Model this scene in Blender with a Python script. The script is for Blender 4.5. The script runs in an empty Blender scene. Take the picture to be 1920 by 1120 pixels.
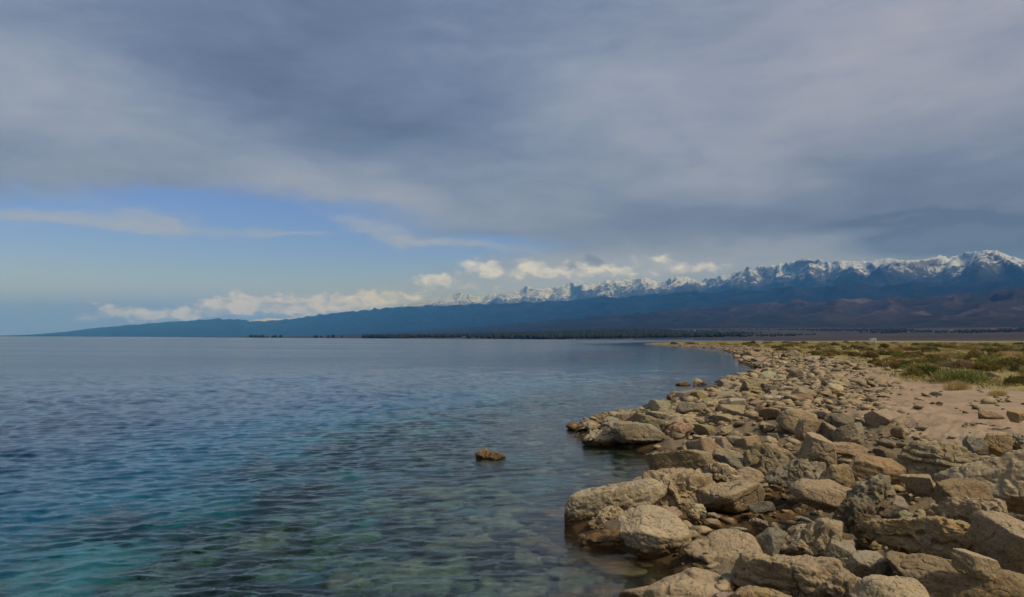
import bpy, bmesh, math, random
import numpy as np
from mathutils import Matrix, Vector, Euler

SC = bpy.context.scene
COL = SC.collection
R = math.radians
rng = np.random.default_rng(7)
random.seed(7)

# ---------------------------------------------------------------- camera
EYE = 3.0
PITCH, ROLL = R(3.2), R(0.25)
FPX = 25 / 36 * 1920
fwd = Vector((0, math.cos(PITCH), math.sin(PITCH)))
rt0 = Vector((1, 0, 0)); up0 = rt0.cross(fwd)
right = (rt0 * math.cos(ROLL) + up0 * math.sin(ROLL)).normalized()
upv = right.cross(fwd).normalized()
cam = bpy.data.cameras.new('camera'); camo = bpy.data.objects.new('camera', cam); COL.objects.link(camo)
cam.lens = 25; cam.sensor_width = 36; cam.clip_start = 0.1; cam.clip_end = 400000
M = Matrix((right, upv, -fwd)).transposed().to_4x4(); M.translation = Vector((0, 0, EYE))
camo.matrix_world = M
SC.camera = camo

def ray(px, py):
    return fwd + right * ((px - 960) / FPX) + upv * ((560 - py) / FPX)
def at(px, py, z=0.0):
    """where the sight line through a photo pixel meets the level z"""
    d = ray(px, py); t = (z - EYE) / d.z
    return Vector((d.x * t, d.y * t, z))
def azel(px, py):
    d = ray(px, py); h = math.hypot(d.x, d.y)
    return math.atan2(d.x, d.y), d.z / h

# ---------------------------------------------------------------- node helpers
def N(nt, typ, ins=None, **props):
    n = nt.nodes.new(typ)
    for k, v in props.items(): setattr(n, k, v)
    for k, v in (ins or {}).items():
        s = n.inputs[k]
        if isinstance(v, bpy.types.NodeSocket): nt.links.new(v, s)
        else: s.default_value = v
    return n
def math_(nt, op, a, b=0.0, c=None, clamp=False):
    n = N(nt, 'ShaderNodeMath', {0: a, 1: b}, operation=op, use_clamp=clamp)
    if c is not None:
        if isinstance(c, bpy.types.NodeSocket): nt.links.new(c, n.inputs[2])
        else: n.inputs[2].default_value = c
    return n.outputs[0]
def vmath(nt, op, a, b=(0, 0, 0), out=0):
    n = N(nt, 'ShaderNodeVectorMath', {0: a, 1: b}, operation=op)
    return n.outputs[out]
def vscale(nt, a, s):
    n = N(nt, 'ShaderNodeVectorMath', {0: a, 'Scale': s}, operation='SCALE'); return n.outputs[0]
def noise(nt, vec, scale, detail=4.0, rough=0.55, dist=0.0, col=False):
    n = N(nt, 'ShaderNodeTexNoise', {'Vector': vec, 'Scale': scale, 'Detail': detail, 'Roughness': rough, 'Distortion': dist})
    return n.outputs['Color' if col else 'Fac']
def ramp(nt, fac, stops, interp='LINEAR'):
    n = N(nt, 'ShaderNodeValToRGB', {'Fac': fac}); cr = n.color_ramp; cr.interpolation = interp
    while len(cr.elements) > 1: cr.elements.remove(cr.elements[-1])
    for i, (p, c) in enumerate(stops):
        e = cr.elements[0] if i == 0 else cr.elements.new(p)
        e.position = p; e.color = (*c, 1) if len(c) == 3 else c
    return n.outputs['Color']
def sstep(nt, x, a, b):
    return N(nt, 'ShaderNodeMapRange', {'Value': x, 'From Min': a, 'From Max': b}, interpolation_type='SMOOTHSTEP').outputs[0]
def mix(nt, f, a, b, mode='MIX'):
    n = N(nt, 'ShaderNodeMix', data_type='RGBA', blend_type=mode)
    for idx, v in ((0, f), (6, a), (7, b)):
        s = n.inputs[idx]
        if isinstance(v, bpy.types.NodeSocket): nt.links.new(v, s)
        elif idx == 0: s.default_value = v
        else: s.default_value = (*v, 1) if len(v) == 3 else v
    return n.outputs[2]
def material(name):
    m = bpy.data.materials.new(name); m.use_nodes = True
    nt = m.node_tree; nt.nodes.clear()
    out = nt.nodes.new('ShaderNodeOutputMaterial')
    return m, nt, out
def principled(nt, out, color, rough, bump=None, bstr=0.5, bdist=0.02, spec=0.4):
    p = N(nt, 'ShaderNodeBsdfPrincipled', {'Roughness': rough, 'Specular IOR Level': spec})
    if isinstance(color, bpy.types.NodeSocket): nt.links.new(color, p.inputs['Base Color'])
    else: p.inputs['Base Color'].default_value = (*color, 1)
    if bump is not None:
        b = N(nt, 'ShaderNodeBump', {'Height': bump, 'Strength': bstr, 'Distance': bdist})
        nt.links.new(b.outputs[0], p.inputs['Normal'])
    nt.links.new(p.outputs[0], out.inputs['Surface'])
    return p

# ---------------------------------------------------------------- world and sun
SUN_EL, SUN_AZ = R(47), R(122)         # azimuth measured from +Y towards +X: from the right and a little behind
sun_dir = Vector((math.sin(SUN_AZ) * math.cos(SUN_EL), math.cos(SUN_AZ) * math.cos(SUN_EL), math.sin(SUN_EL)))
L = bpy.data.lights.new('sun', 'SUN'); L.energy = 2.6; L.angle = R(6); L.color = (1.0, 0.90, 0.76)
lo = bpy.data.objects.new('sun', L); COL.objects.link(lo)
lo.rotation_euler = sun_dir.to_track_quat('Z', 'Y').to_euler()

SC.view_settings.view_transform = 'Standard'; SC.view_settings.look = 'None'
SC.view_settings.gamma = 1; SC.view_settings.exposure = 0.1

def build_world():
    w = bpy.data.worlds.new('World'); SC.world = w; w.use_nodes = True
    nt = w.node_tree; nt.nodes.clear()
    out = nt.nodes.new('ShaderNodeOutputWorld')
    sky = N(nt, 'ShaderNodeTexSky', sky_type='NISHITA', sun_disc=False)
    sky.sun_elevation = SUN_EL; sky.sun_rotation = SUN_AZ
    sky.air_density = 1.0; sky.dust_density = 0.6; sky.ozone_density = 1.5
    D = vmath(nt, 'NORMALIZE', N(nt, 'ShaderNodeTexCoord').outputs['Generated'])
    sp = N(nt, 'ShaderNodeSeparateXYZ', {0: D})
    x, y, z = sp.outputs
    az = math_(nt, 'ARCTAN2', x, y)
    el = math_(nt, 'ARCSINE', z)
    P0 = N(nt, 'ShaderNodeCombineXYZ', {0: az, 1: el, 2: 0.0}).outputs[0]
    # cloud-deck coordinates: where the direction meets a level layer overhead
    zz = math_(nt, 'ADD', math_(nt, 'ABSOLUTE', z), 0.10)
    Q = N(nt, 'ShaderNodeCombineXYZ', {0: math_(nt, 'DIVIDE', x, zz), 1: math_(nt, 'DIVIDE', y, zz), 2: 0.0}).outputs[0]
    nb = noise(nt, Q, 0.55, 5, 0.5, 0.3)                      # broad deck unevenness
    nf = noise(nt, vmath(nt, 'MULTIPLY', P0, (1.0, 3.2, 1)), 5.0, 6, 0.55, 0.4)
    # ragged outlines
    wv = vmath(nt, 'SUBTRACT', noise(nt, vmath(nt, 'MULTIPLY', P0, (1.0, 2.6, 1)), 7.0, 6, 0.6, col=True), (0.5, 0.5, 0.5))
    P = vmath(nt, 'ADD', P0, vmath(nt, 'MULTIPLY', wv, (0.16, 0.06, 0)))
    wv2 = vmath(nt, 'SUBTRACT', noise(nt, vmath(nt, 'MULTIPLY', P0, (1.0, 1.4, 1)), 42.0, 5, 0.6, col=True), (0.5, 0.5, 0.5))
    Pc = vmath(nt, 'ADD', P0, vmath(nt, 'MULTIPLY', wv2, (0.045, 0.028, 0)))   # lumpy cumulus outlines
    def blob(px, py, sx, sy, rot=0.0, src=None):
        a, t = azel(px, py)
        m = N(nt, 'ShaderNodeMapping', {'Vector': src or P, 'Location': (a, math.atan(t), 0), 'Rotation': (0, 0, R(rot)),
                                        'Scale': (sx / FPX, sy / FPX, 1)}, vector_type='TEXTURE')
        l = vmath(nt, 'LENGTH', m.outputs[0], out=1)
        return math_(nt, 'EXPONENT', math_(nt, 'MULTIPLY', math_(nt, 'MULTIPLY', l, l), -1.0))
    def total(bl):
        s = None
        for amp, b in bl:
            v = math_(nt, 'MULTIPLY', b, amp)
            s = v if s is None else math_(nt, 'ADD', s, v)
        return s
    # --- cloud brightness field
    lum = total([(-0.30, blob(480, 150, 420, 110, -12)), (-0.20, blob(900, 270, 300, 80, -10)),
                 (-0.22, blob(800, 20, 420, 90, 0)), (0.20, blob(620, 345, 170, 50, -5)), (0.16, blob(60, 160, 260, 120)),
                 (0.12, blob(1620, 130, 520, 160, 10)), (0.10, blob(1150, 330, 420, 60, -6)),
                 (-0.30, blob(1650, 410, 420, 75, -4)), (-0.62, blob(1770, 446, 130, 24, 8)), (-0.42, blob(1690, 412, 90, 12, 4)), (-0.3, blob(1880, 455, 90, 30, 0)),
                 (0.22, blob(1250, 490, 330, 34, 3)), (-0.06, blob(1420, 430, 300, 30))])
    lum = math_(nt, 'ADD', lum, math_(nt, 'MULTIPLY', math_(nt, 'SUBTRACT', nb, 0.5), 0.75))
    lum = math_(nt, 'ADD', lum, math_(nt, 'MULTIPLY', math_(nt, 'SUBTRACT', nf, 0.5), 0.52))
    nw = noise(nt, vmath(nt, 'MULTIPLY', P, (1.0, 4.5, 1)), 13.0, 7, 0.62, 0.6)
    lum = math_(nt, 'ADD', lum, math_(nt, 'MULTIPLY', math_(nt, 'SUBTRACT', nw, 0.5), 0.17))
    lum = math_(nt, 'ADD', lum, 0.5, clamp=True)
    deck = ramp(nt, lum, [(0.0, (0.78, 1.08, 1.78)), (0.30, (1.30, 1.72, 2.75)), (0.52, (1.98, 2.42, 3.45)),
                          (0.75, (2.75, 3.1, 4.05)), (1.0, (3.7, 3.95, 4.7))])
    # warmer grey to the right
    warm = sstep(nt, az, -0.1, 0.6)
    deck = mix(nt, math_(nt, 'MULTIPLY', warm, 0.5), deck, mix(nt, 1.0, deck, (1.16, 1.0, 0.90), 'MULTIPLY'))
    # --- opening with blue sky
    hole = total([(1.25, blob(330, 430, 420, 62, 1)), (1.1, blob(150, 530, 520, 80, 0)), (0.75, blob(640, 490, 330, 46, 4)),
                  (0.7, blob(520, 385, 200, 24, 1)), (0.45, blob(900, 465, 230, 16, 4))])
    hole = math_(nt, 'ADD', hole, math_(nt, 'MULTIPLY', math_(nt, 'SUBTRACT', nf, 0.5), 0.5))
    hole = sstep(nt, hole, 0.18, 1.05)
    streak = total([(1.0, blob(290, 420, 160, 13, 0)), (0.8, blob(60, 404, 90, 16, 0)), (0.75, blob(560, 433, 80, 7)),
                    (0.9, blob(690, 415, 110, 22, -14)), (0.9, blob(830, 455, 95, 12, -6)), (0.5, blob(170, 375, 120, 16, -8)),
                    (0.5, blob(470, 452, 60, 5)), (0.5, blob(960, 470, 130, 9))])
    streak = sstep(nt, math_(nt, 'MULTIPLY', streak, math_(nt, 'ADD', math_(nt, 'MULTIPLY', nw, 1.2), 0.30)), 0.20, 1.1)
    blue = mix(nt, 1.0, sky.outputs[0], (0.44, 0.52, 0.90), 'MULTIPLY')
    base = mix(nt, hole, deck, blue)
    base = mix(nt, math_(nt, 'MULTIPLY', streak, 0.74), base, (2.9, 3.3, 4.3))
    # pale veil low over the horizon
    veil = math_(nt, 'MINIMUM', 0.88, total([(0.62, blob(620, 590, 700, 52, 3, P0)), (0.5, blob(1080, 525, 330, 40, 3, P0)), (0.95, blob(60, 622, 750, 60, 0, P0))]))
    lowair = sstep(nt, math_(nt, 'ADD', el, math_(nt, 'MULTIPLY', sstep(nt, az, -0.5, 0.1), 0.035)), 0.090, 0.022)
    base = mix(nt, veil, base, mix(nt, lowair, (2.5, 3.15, 4.9), (0.95, 1.75, 13.0)))
    # --- cumulus over the mountains
    cum = total([(1.0, blob(445, 566, 80, 16, 2, Pc)), (0.9, blob(230, 588, 70, 16, 0, Pc)), (0.9, blob(560, 580, 110, 14, 0, Pc)),
                 (0.8, blob(340, 590, 110, 12, 0, Pc)), (1.0, blob(720, 553, 60, 14, 0, Pc)), (1.1, blob(812, 522, 34, 13, 0, Pc)),
                 (1.2, blob(905, 500, 44, 15, 0, Pc)), (1.2, blob(1003, 497, 32, 16, 0, Pc)), (0.9, blob(960, 512, 100, 10, 0, Pc)),
                 (0.9, blob(1225, 486, 40, 15, 0, Pc)), (0.7, blob(1100, 500, 60, 18, 0, Pc)), (0.7, blob(1275, 505, 60, 14, 0, Pc)),
                 (0.6, blob(660, 560, 90, 12, 0, Pc)), (0.8, blob(640, 572, 150, 16, 0, Pc)), (0.7, blob(870, 535, 120, 14, 0, Pc)),
                 (0.65, blob(1130, 512, 120, 16, 0, Pc)), (0.6, blob(1340, 498, 60, 12, 0, Pc))])
    ct = noise(nt, vmath(nt, 'MULTIPLY', P0, (1.0, 1.7, 1)), 34.0, 6, 0.58, 0.3)
    cgate = sstep(nt, cum, 0.06, 0.36)
    cum = math_(nt, 'ADD', math_(nt, 'MINIMUM', cum, 1.1), math_(nt, 'ADD', math_(nt, 'MULTIPLY', math_(nt, 'SUBTRACT', ct, 0.5), 2.2), math_(nt, 'MULTIPLY', math_(nt, 'SUBTRACT', nf, 0.5), 0.5)))
    cm = math_(nt, 'MULTIPLY', sstep(nt, cum, 0.42, 1.25), cgate)
    ccol = ramp(nt, math_(nt, 'ADD', math_(nt, 'MULTIPLY', cum, 0.35), math_(nt, 'MULTIPLY', ct, 0.6)),
                [(0.3, (3.2, 3.5, 4.3)), (0.55, (4.7, 4.9, 5.6)), (0.8, (7.0, 7.0, 7.4))])
    ccol = mix(nt, lowair, ccol, mix(nt, 1.0, ccol, (0.70, 0.86, 2.1), 'MULTIPLY'))
    base = mix(nt, math_(nt, 'MULTIPLY', cm, 0.56), base, ccol)
    dk = total([(1.0, blob(1110, 492, 26, 12, 0, Pc)), (0.7, blob(1070, 500, 14, 8, 0, Pc)), (0.9, blob(1760, 448, 90, 17, 5, Pc)), (0.8, blob(1690, 456, 30, 12, 0, Pc)), (0.7, blob(1690, 410, 70, 8, 3, Pc)), (0.8, blob(1860, 440, 70, 14, 0, Pc))])
    base = mix(nt, math_(nt, 'MULTIPLY', sstep(nt, dk, 0.3, 0.8), 0.6), base, (1.1, 1.4, 2.2))
    # unseen bright cloud added round the veiled sun, high right, as fill light
    base = mix(nt, sstep(nt, el, 0.46, 0.95), base, mix(nt, 1.0, base, (0.50, 0.52, 0.56), 'MULTIPLY'))   # unseen sky overhead dimmed to deepen shade between the rocks
    sd = vmath(nt, 'DOT_PRODUCT', D, tuple(sun_dir), out=1)
    glow = sstep(nt, sd, 0.35, 1.0)
    base = mix(nt, glow, base, (4.4, 4.3, 4.2))
    bg = N(nt, 'ShaderNodeBackground', {'Color': base, 'Strength': 0.115})
    nt.links.new(bg.outputs[0], out.inputs['Surface'])
build_world()

# ---------------------------------------------------------------- numpy noise
def _hash(ix, iy, iz, seed):
    h = (ix.astype(np.int64) * 374761393 + iy.astype(np.int64) * 668265263 + iz.astype(np.int64) * 2147483647 + seed * 974634777) & 0xFFFFFFFF
    h = ((h ^ (h >> 13)) * 1274126177) & 0xFFFFFFFF
    h = ((h ^ (h >> 16)) * 2246822519) & 0xFFFFFFFF
    return (h ^ (h >> 15)) & 0xFFFFFFFF
_G = rng.normal(size=(256, 3)); _G /= np.linalg.norm(_G, axis=1)[:, None]
def perlin(p, seed=0):
    p = np.asarray(p, float)
    if p.shape[1] == 2: p = np.column_stack([p, np.zeros(len(p))])
    i = np.floor(p).astype(np.int64); f = p - i
    u = f * f * f * (f * (f * 6 - 15) + 10)
    res = 0
    for dx in (0, 1):
        wx = u[:, 0] if dx else 1 - u[:, 0]
        for dy in (0, 1):
            wy = u[:, 1] if dy else 1 - u[:, 1]
            for dz in (0, 1):
                wz = u[:, 2] if dz else 1 - u[:, 2]
                g = _G[_hash(i[:, 0] + dx, i[:, 1] + dy, i[:, 2] + dz, seed) & 255]
                dot = g[:, 0] * (f[:, 0] - dx) + g[:, 1] * (f[:, 1] - dy) + g[:, 2] * (f[:, 2] - dz)
                res = res + wx * wy * wz * dot
    return res * 1.5
def fbm(p, octv=4, gain=0.5, lac=2.03, seed=0):
    s = 0; a = 1.0; p = np.asarray(p, float)
    for k in range(octv):
        s = s + a * perlin(p, seed + k * 17); p = p * lac; a *= gain
    return s
def ridged(p, octv=5, gain=0.5, seed=0):
    s = 0; a = 1.0; w = 1.0; p = np.asarray(p, float); t = 0
    for k in range(octv):
        n = 1 - np.abs(perlin(p, seed + k * 13)) * 1.6
        n = np.clip(n, 0, 1) ** 2 * w
        w = np.clip(n * 1.4, 0.15, 1)
        s = s + a * n; t += a; p = p * 2.07; a *= gain
    return s / t
def ss(a, b, x):
    t = np.clip((x - a) / (b - a), 0, 1); return t * t * (3 - 2 * t)

# ---------------------------------------------------------------- mesh helpers
def mesh_from(name, V, F, mat=None, smooth=True, attrs=None):
    V = np.asarray(V, np.float32); F = np.asarray(F, np.int32)
    me = bpy.data.meshes.new(name); k = F.shape[1]
    me.vertices.add(len(V)); me.vertices.foreach_set('co', V.ravel())
    me.loops.add(F.size); me.loops.foreach_set('vertex_index', F.ravel())
    me.polygons.add(len(F)); me.polygons.foreach_set('loop_start', np.arange(0, F.size, k, dtype=np.int32))
    me.polygons.foreach_set('use_smooth', np.full(len(F), smooth, bool))
    for an, av in (attrs or {}).items():
        a = me.attributes.new(an, 'FLOAT', 'POINT'); a.data.foreach_set('value', np.asarray(av, np.float32).ravel())
    me.update(calc_edges=True)
    if mat: me.materials.append(mat)
    return me
def obj(name, me, parent=None, loc=None, label=None, cat=None, group=None, kind=None, color=None):
    o = bpy.data.objects.new(name, me); COL.objects.link(o)
    if parent: o.parent = parent
    if loc is not None: o.location = loc
    if label: o['label'] = label
    if cat: o['category'] = cat
    if group: o['group'] = group
    if kind: o['kind'] = kind
    if color: o.color = (*color, 1)
    return o
def grid_faces(nr, nc):
    i = np.arange(nr - 1)[:, None] * nc + np.arange(nc - 1)[None, :]
    i = i.ravel()
    return np.column_stack([i, i + 1, i + nc + 1, i + nc])
def geom(a, b, step):
    n = int(math.ceil(math.log(b / a) / step)); return a * np.exp(np.linspace(0, math.log(b / a), n + 1))

# ---------------------------------------------------------------- shoreline
sh_px = [(1178, 1121), (1215, 1104), (1262, 1085), (1265, 1062), (1210, 1046), (1160, 1030), (1095, 1028), (1082, 1000), (1070, 985), (1120, 945),
         (1170, 915), (1222, 888), (1230, 862), (1205, 846), (1150, 836), (1092, 832), (1075, 806), (1120, 792), (1185, 779), (1260, 757), (1330, 741),
         (1345, 728), (1352, 715), (1400, 704), (1440, 697), (1402, 688), (1388, 681), (1395, 674), (1380, 667), (1368, 660),
         (1352, 654.5), (1300, 650.5), (1240, 647.5), (1206, 645.5)]
shore = [Vector((-6, -60, 0)), Vector((-3.4, -8, 0)), Vector((-2.2, 0, 0)), Vector((-0.9, 4.0, 0)), Vector((0.9, 6.9, 0))]
shore += [at(a, b, 0) for a, b in sh_px]
tip = shore[-1]
shore += [Vector((tip.x + 25, tip.y + 70, 0)), Vector((150, 620, 0)), Vector((400, 900, 0)), Vector((620, 1300, 0)), Vector((520, 1900, 0)),
          Vector((250, 2150, 0)), Vector((-150, 2400, 0)), Vector((-700, 2900, 0)), Vector((-1700, 4200, 0)), Vector((-4200, 8200, 0)),
          Vector((-12000, 19000, 0)), Vector((-30000, 38000, 0)), Vector((-60000, 62000, 0))]
SH = np.array([(p.x, p.y) for p in shore])
LAND = np.vstack([SH, [(-60000, 90000), (90000, 90000), (90000, -60)]])
def seg_dist(P, A):
    best = np.full(len(P), 1e18)
    for a, b in zip(A[:-1], A[1:]):
        ab = b - a; t = np.clip(((P - a) @ ab) / (ab @ ab), 0, 1)
        d = P - (a + t[:, None] * ab); best = np.minimum(best, (d * d).sum(1))
    return np.sqrt(best)
def inside(P, poly):
    c = np.zeros(len(P), bool); x, y = P[:, 0], P[:, 1]
    for (x1, y1), (x2, y2) in zip(poly, np.roll(poly, -1, 0)):
        if y1 == y2: continue
        m = ((y1 > y) != (y2 > y)) & (x < (x2 - x1) * (y - y1) / (y2 - y1) + x1)
        c ^= m
    return c
def sdist(P):
    P = np.asarray(P, float)
    d = seg_dist(P, SH); return np.where(inside(P, LAND), d, -d)
gr_px = [(2500, 745), (1920, 727), (1800, 717), (1715, 708), (1655, 688), (1570, 672), (1490, 662), (1410, 650), (1300, 645.5), (1225, 643.5)]
GR = np.array([(p.x, p.y) for p in [at(a, b - 2.5 if b > 665 else b, 0.9) for a, b in gr_px]])
GR = np.vstack([[(60, 22)], GR[1:], [(tip.x + 30, tip.y + 45), (160, 630), (410, 910), (640, 1300), (640, 1500), (2500, 1500), (2500, 22)]])
def gdist(P):
    P = np.asarray(P, float)
    d = seg_dist(P, np.vstack([GR, GR[:1]])); return np.where(inside(P, GR), d, -d)

def ground_z(P, d=None, fine=True, carve=1.0):
    P = np.asarray(P, float)
    if d is None: d = sdist(P)
    rr = np.hypot(P[:, 0], P[:, 1])
    dn = np.maximum(-d, 0); dp = np.maximum(d, 0)
    bed = -(0.38 * (1 - np.exp(-dn / 0.5)) + 0.17 * np.minimum(dn, 5) + 0.30 * np.clip(dn - 5, 0, 20) + 0.03 * np.clip(dn - 25, 0, 100))
    bed = bed + ss(0.5, 4, dn) * (0.34 * fbm(P / 3.1, 3, seed=41) + 0.16 * fbm(P / 0.9, 2, seed=42)) * np.clip(1.4 - dn / 40, 0.2, 1)
    land = 0.30 * (1 - np.exp(-dp / 0.45)) + 0.42 * ss(1.0, 7, dp) + 0.34 * ss(8, 40, dp) + 1.55 * ss(40, 500, dp)
    far = ss(1500, 1900, rr)
    land = land + far * (np.interp(P[:, 0] / np.maximum(rr, 1), [-.36, -.05, .1], [.004, .016, .027]) * np.minimum(dp, 2600))
    if fine:
        rk = np.clip(1 - ss(8, 13, dp), 0, 1) * ss(0, 0.8, dp) * (1 - ss(60, 200, rr))
        n = fbm(P / 1.3, 4, seed=5)
        land = land - 0.26 * ss(0.5, 2.0, dp) * ss(8.5, 6.0, dp) * (1 - ss(14, 30, rr)) * carve
        ter = np.round(n * 5 + 0.4 * perlin(P / 0.3, 9)) / 5
        land = land + rk * (0.16 * ter + 0.07 * fbm(P / 0.35, 3, seed=8))
        land = land + (1 - rk) * (0.05 * fbm(P / 4.0, 3, seed=6) + 0.015 * fbm(P / 0.6, 2, seed=7)) * ss(2, 8, dp)
        gd = ss(20, 60, rr) * (1 - far) * ss(10, 16, dp)
        land = land + gd * 0.25 * fbm(P / 16, 3, seed=11)
    return np.where(d >= 0, land, bed)
def gz(x, y):
    return float(ground_z(np.array([[x, y]]), carve=0.35)[0])

# ---------------------------------------------------------------- materials of the setting
def wpos(nt): return nt.nodes.new('ShaderNodeNewGeometry').outputs['Position']
def attr(nt, name): return N(nt, 'ShaderNodeAttribute', attribute_name=name).outputs['Fac']

def rock_color(nt, P, tint=None, wet_top=0.17):
    """limestone: warm grey, ochre patches, pitting, dark crust and an amber wet band at the waterline"""
    n1 = noise(nt, P, 1.7, 5, 0.6); n2 = noise(nt, P, 6.0, 6, 0.65, 0.4); n3 = noise(nt, P, 38.0, 4, 0.7)
    c = ramp(nt, n1, [(0.30, (0.185, 0.142, 0.080)), (0.48, (0.265, 0.207, 0.122)), (0.66, (0.32, 0.262, 0.168))])
    och = sstep(nt, noise(nt, vmath(nt, 'ADD', P, (7.3, 1.1, 4.4)), 2.6, 5, 0.6), 0.52, 0.70)
    c = mix(nt, math_(nt, 'MULTIPLY', och, 0.65), c, (0.26, 0.19, 0.085))
    gr = sstep(nt, noise(nt, vmath(nt, 'ADD', P, (1.3, 8.1, 2.4)), 3.3, 6, 0.65), 0.50, 0.68)
    c = mix(nt, math_(nt, 'MULTIPLY', gr, 0.6), c, (0.185, 0.175, 0.15))
    if tint is not None: c = mix(nt, 1.0, c, tint, 'MULTIPLY')
    c = mix(nt, math_(nt, 'MULTIPLY', sstep(nt, n2, 0.57, 0.70), 0.65), c, (0.10, 0.085, 0.06))     # dark crust
    c = mix(nt, math_(nt, 'MULTIPLY', sstep(nt, n2, 0.40, 0.28), 0.45), c, (0.37, 0.33, 0.26))      # pale scars
    c = mix(nt, 0.55, c, mix(nt, 1.0, c, ramp(nt, n3, [(0.3, (0.45, 0.43, 0.40)), (0.5, (1, 1, 1)), (0.72, (1.45, 1.42, 1.36))]), 'MULTIPLY'))
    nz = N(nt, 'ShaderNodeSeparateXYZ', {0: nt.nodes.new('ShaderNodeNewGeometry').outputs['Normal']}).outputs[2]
    top = sstep(nt, math_(nt, 'ADD', nz, math_(nt, 'MULTIPLY', math_(nt, 'SUBTRACT', n2, 0.5), 0.9)), 0.45, 1.0)  # upward faces paler: weathering, plus painted top-to-side light contrast
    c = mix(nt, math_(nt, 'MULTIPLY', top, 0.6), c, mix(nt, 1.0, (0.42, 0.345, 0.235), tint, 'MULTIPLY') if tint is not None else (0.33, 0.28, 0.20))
    z = N(nt, 'ShaderNodeSeparateXYZ', {0: P}).outputs[2]
    zz = math_(nt, 'ADD', z, math_(nt, 'MULTIPLY', math_(nt, 'SUBTRACT', n2, 0.5), 0.30))
    wet = sstep(nt, zz, wet_top + 0.05, wet_top - 0.03)
    amb = ramp(nt, n1, [(0.35, (0.075, 0.042, 0.012)), (0.6, (0.15, 0.085, 0.022))])
    c = mix(nt, math_(nt, 'MULTIPLY', wet, 0.9), c, amb)
    deep = sstep(nt, z, -0.05, -0.35)
    c = mix(nt, math_(nt, 'MULTIPLY', deep, 0.8), c, ramp(nt, n2, [(0.35, (0.10, 0.105, 0.055)), (0.65, (0.30, 0.31, 0.20))]))
    rough = math_(nt, 'SUBTRACT', 0.88, math_(nt, 'MULTIPLY', wet, 0.5))
    h = math_(nt, 'ADD', math_(nt, 'MULTIPLY', n2, 0.50), math_(nt, 'MULTIPLY', n3, 0.30))
    n4 = noise(nt, P, 15.0, 5, 0.65, 0.6)
    pit = sstep(nt, n4, 0.58, 0.72)
    h = math_(nt, 'SUBTRACT', math_(nt, 'ADD', h, math_(nt, 'MULTIPLY', n4, 0.5)), math_(nt, 'MULTIPLY', pit, 0.35))
    c = mix(nt, math_(nt, 'MULTIPLY', pit, 0.45), c, (0.085, 0.07, 0.048))
    # hairline fractures
    wq = vmath(nt, 'ADD', P, vscale(nt, vmath(nt, 'SUBTRACT', noise(nt, P, 3.0, 3, 0.6, col=True), (0.5, 0.5, 0.5)), 0.22))
    vo = N(nt, 'ShaderNodeTexVoronoi', {'Vector': wq, 'Scale': 1.4}, feature='DISTANCE_TO_EDGE').outputs['Distance']
    cr = math_(nt, 'MULTIPLY', sstep(nt, vo, 0.022, 0.004), sstep(nt, noise(nt, P, 1.3, 2, 0.5), 0.56, 0.66))
    c = mix(nt, math_(nt, 'MULTIPLY', cr, 0.7), c, (0.045, 0.038, 0.028))
    h = math_(nt, 'SUBTRACT', h, math_(nt, 'MULTIPLY', cr, 0.6))
    # grey-black and orange lichen spots
    ln = noise(nt, vmath(nt, 'ADD', P, (3.1, 5.2, 0.7)), 22.0, 3, 0.55)
    c = mix(nt, math_(nt, 'MULTIPLY', sstep(nt, ln, 0.63, 0.69), math_(nt, 'SUBTRACT', 0.6, math_(nt, 'MULTIPLY', wet, 0.6))), c, (0.075, 0.07, 0.055))
    return c, rough, h

def make_rock_mat():
    m, nt, out = material('limestone')
    P = wpos(nt)
    oi = nt.nodes.new('ShaderNodeObjectInfo')
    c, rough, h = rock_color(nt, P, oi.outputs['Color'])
    principled(nt, out, c, rough, h, 0.9, 0.055, 0.35)
    return m
ROCK = make_rock_mat()

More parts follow.
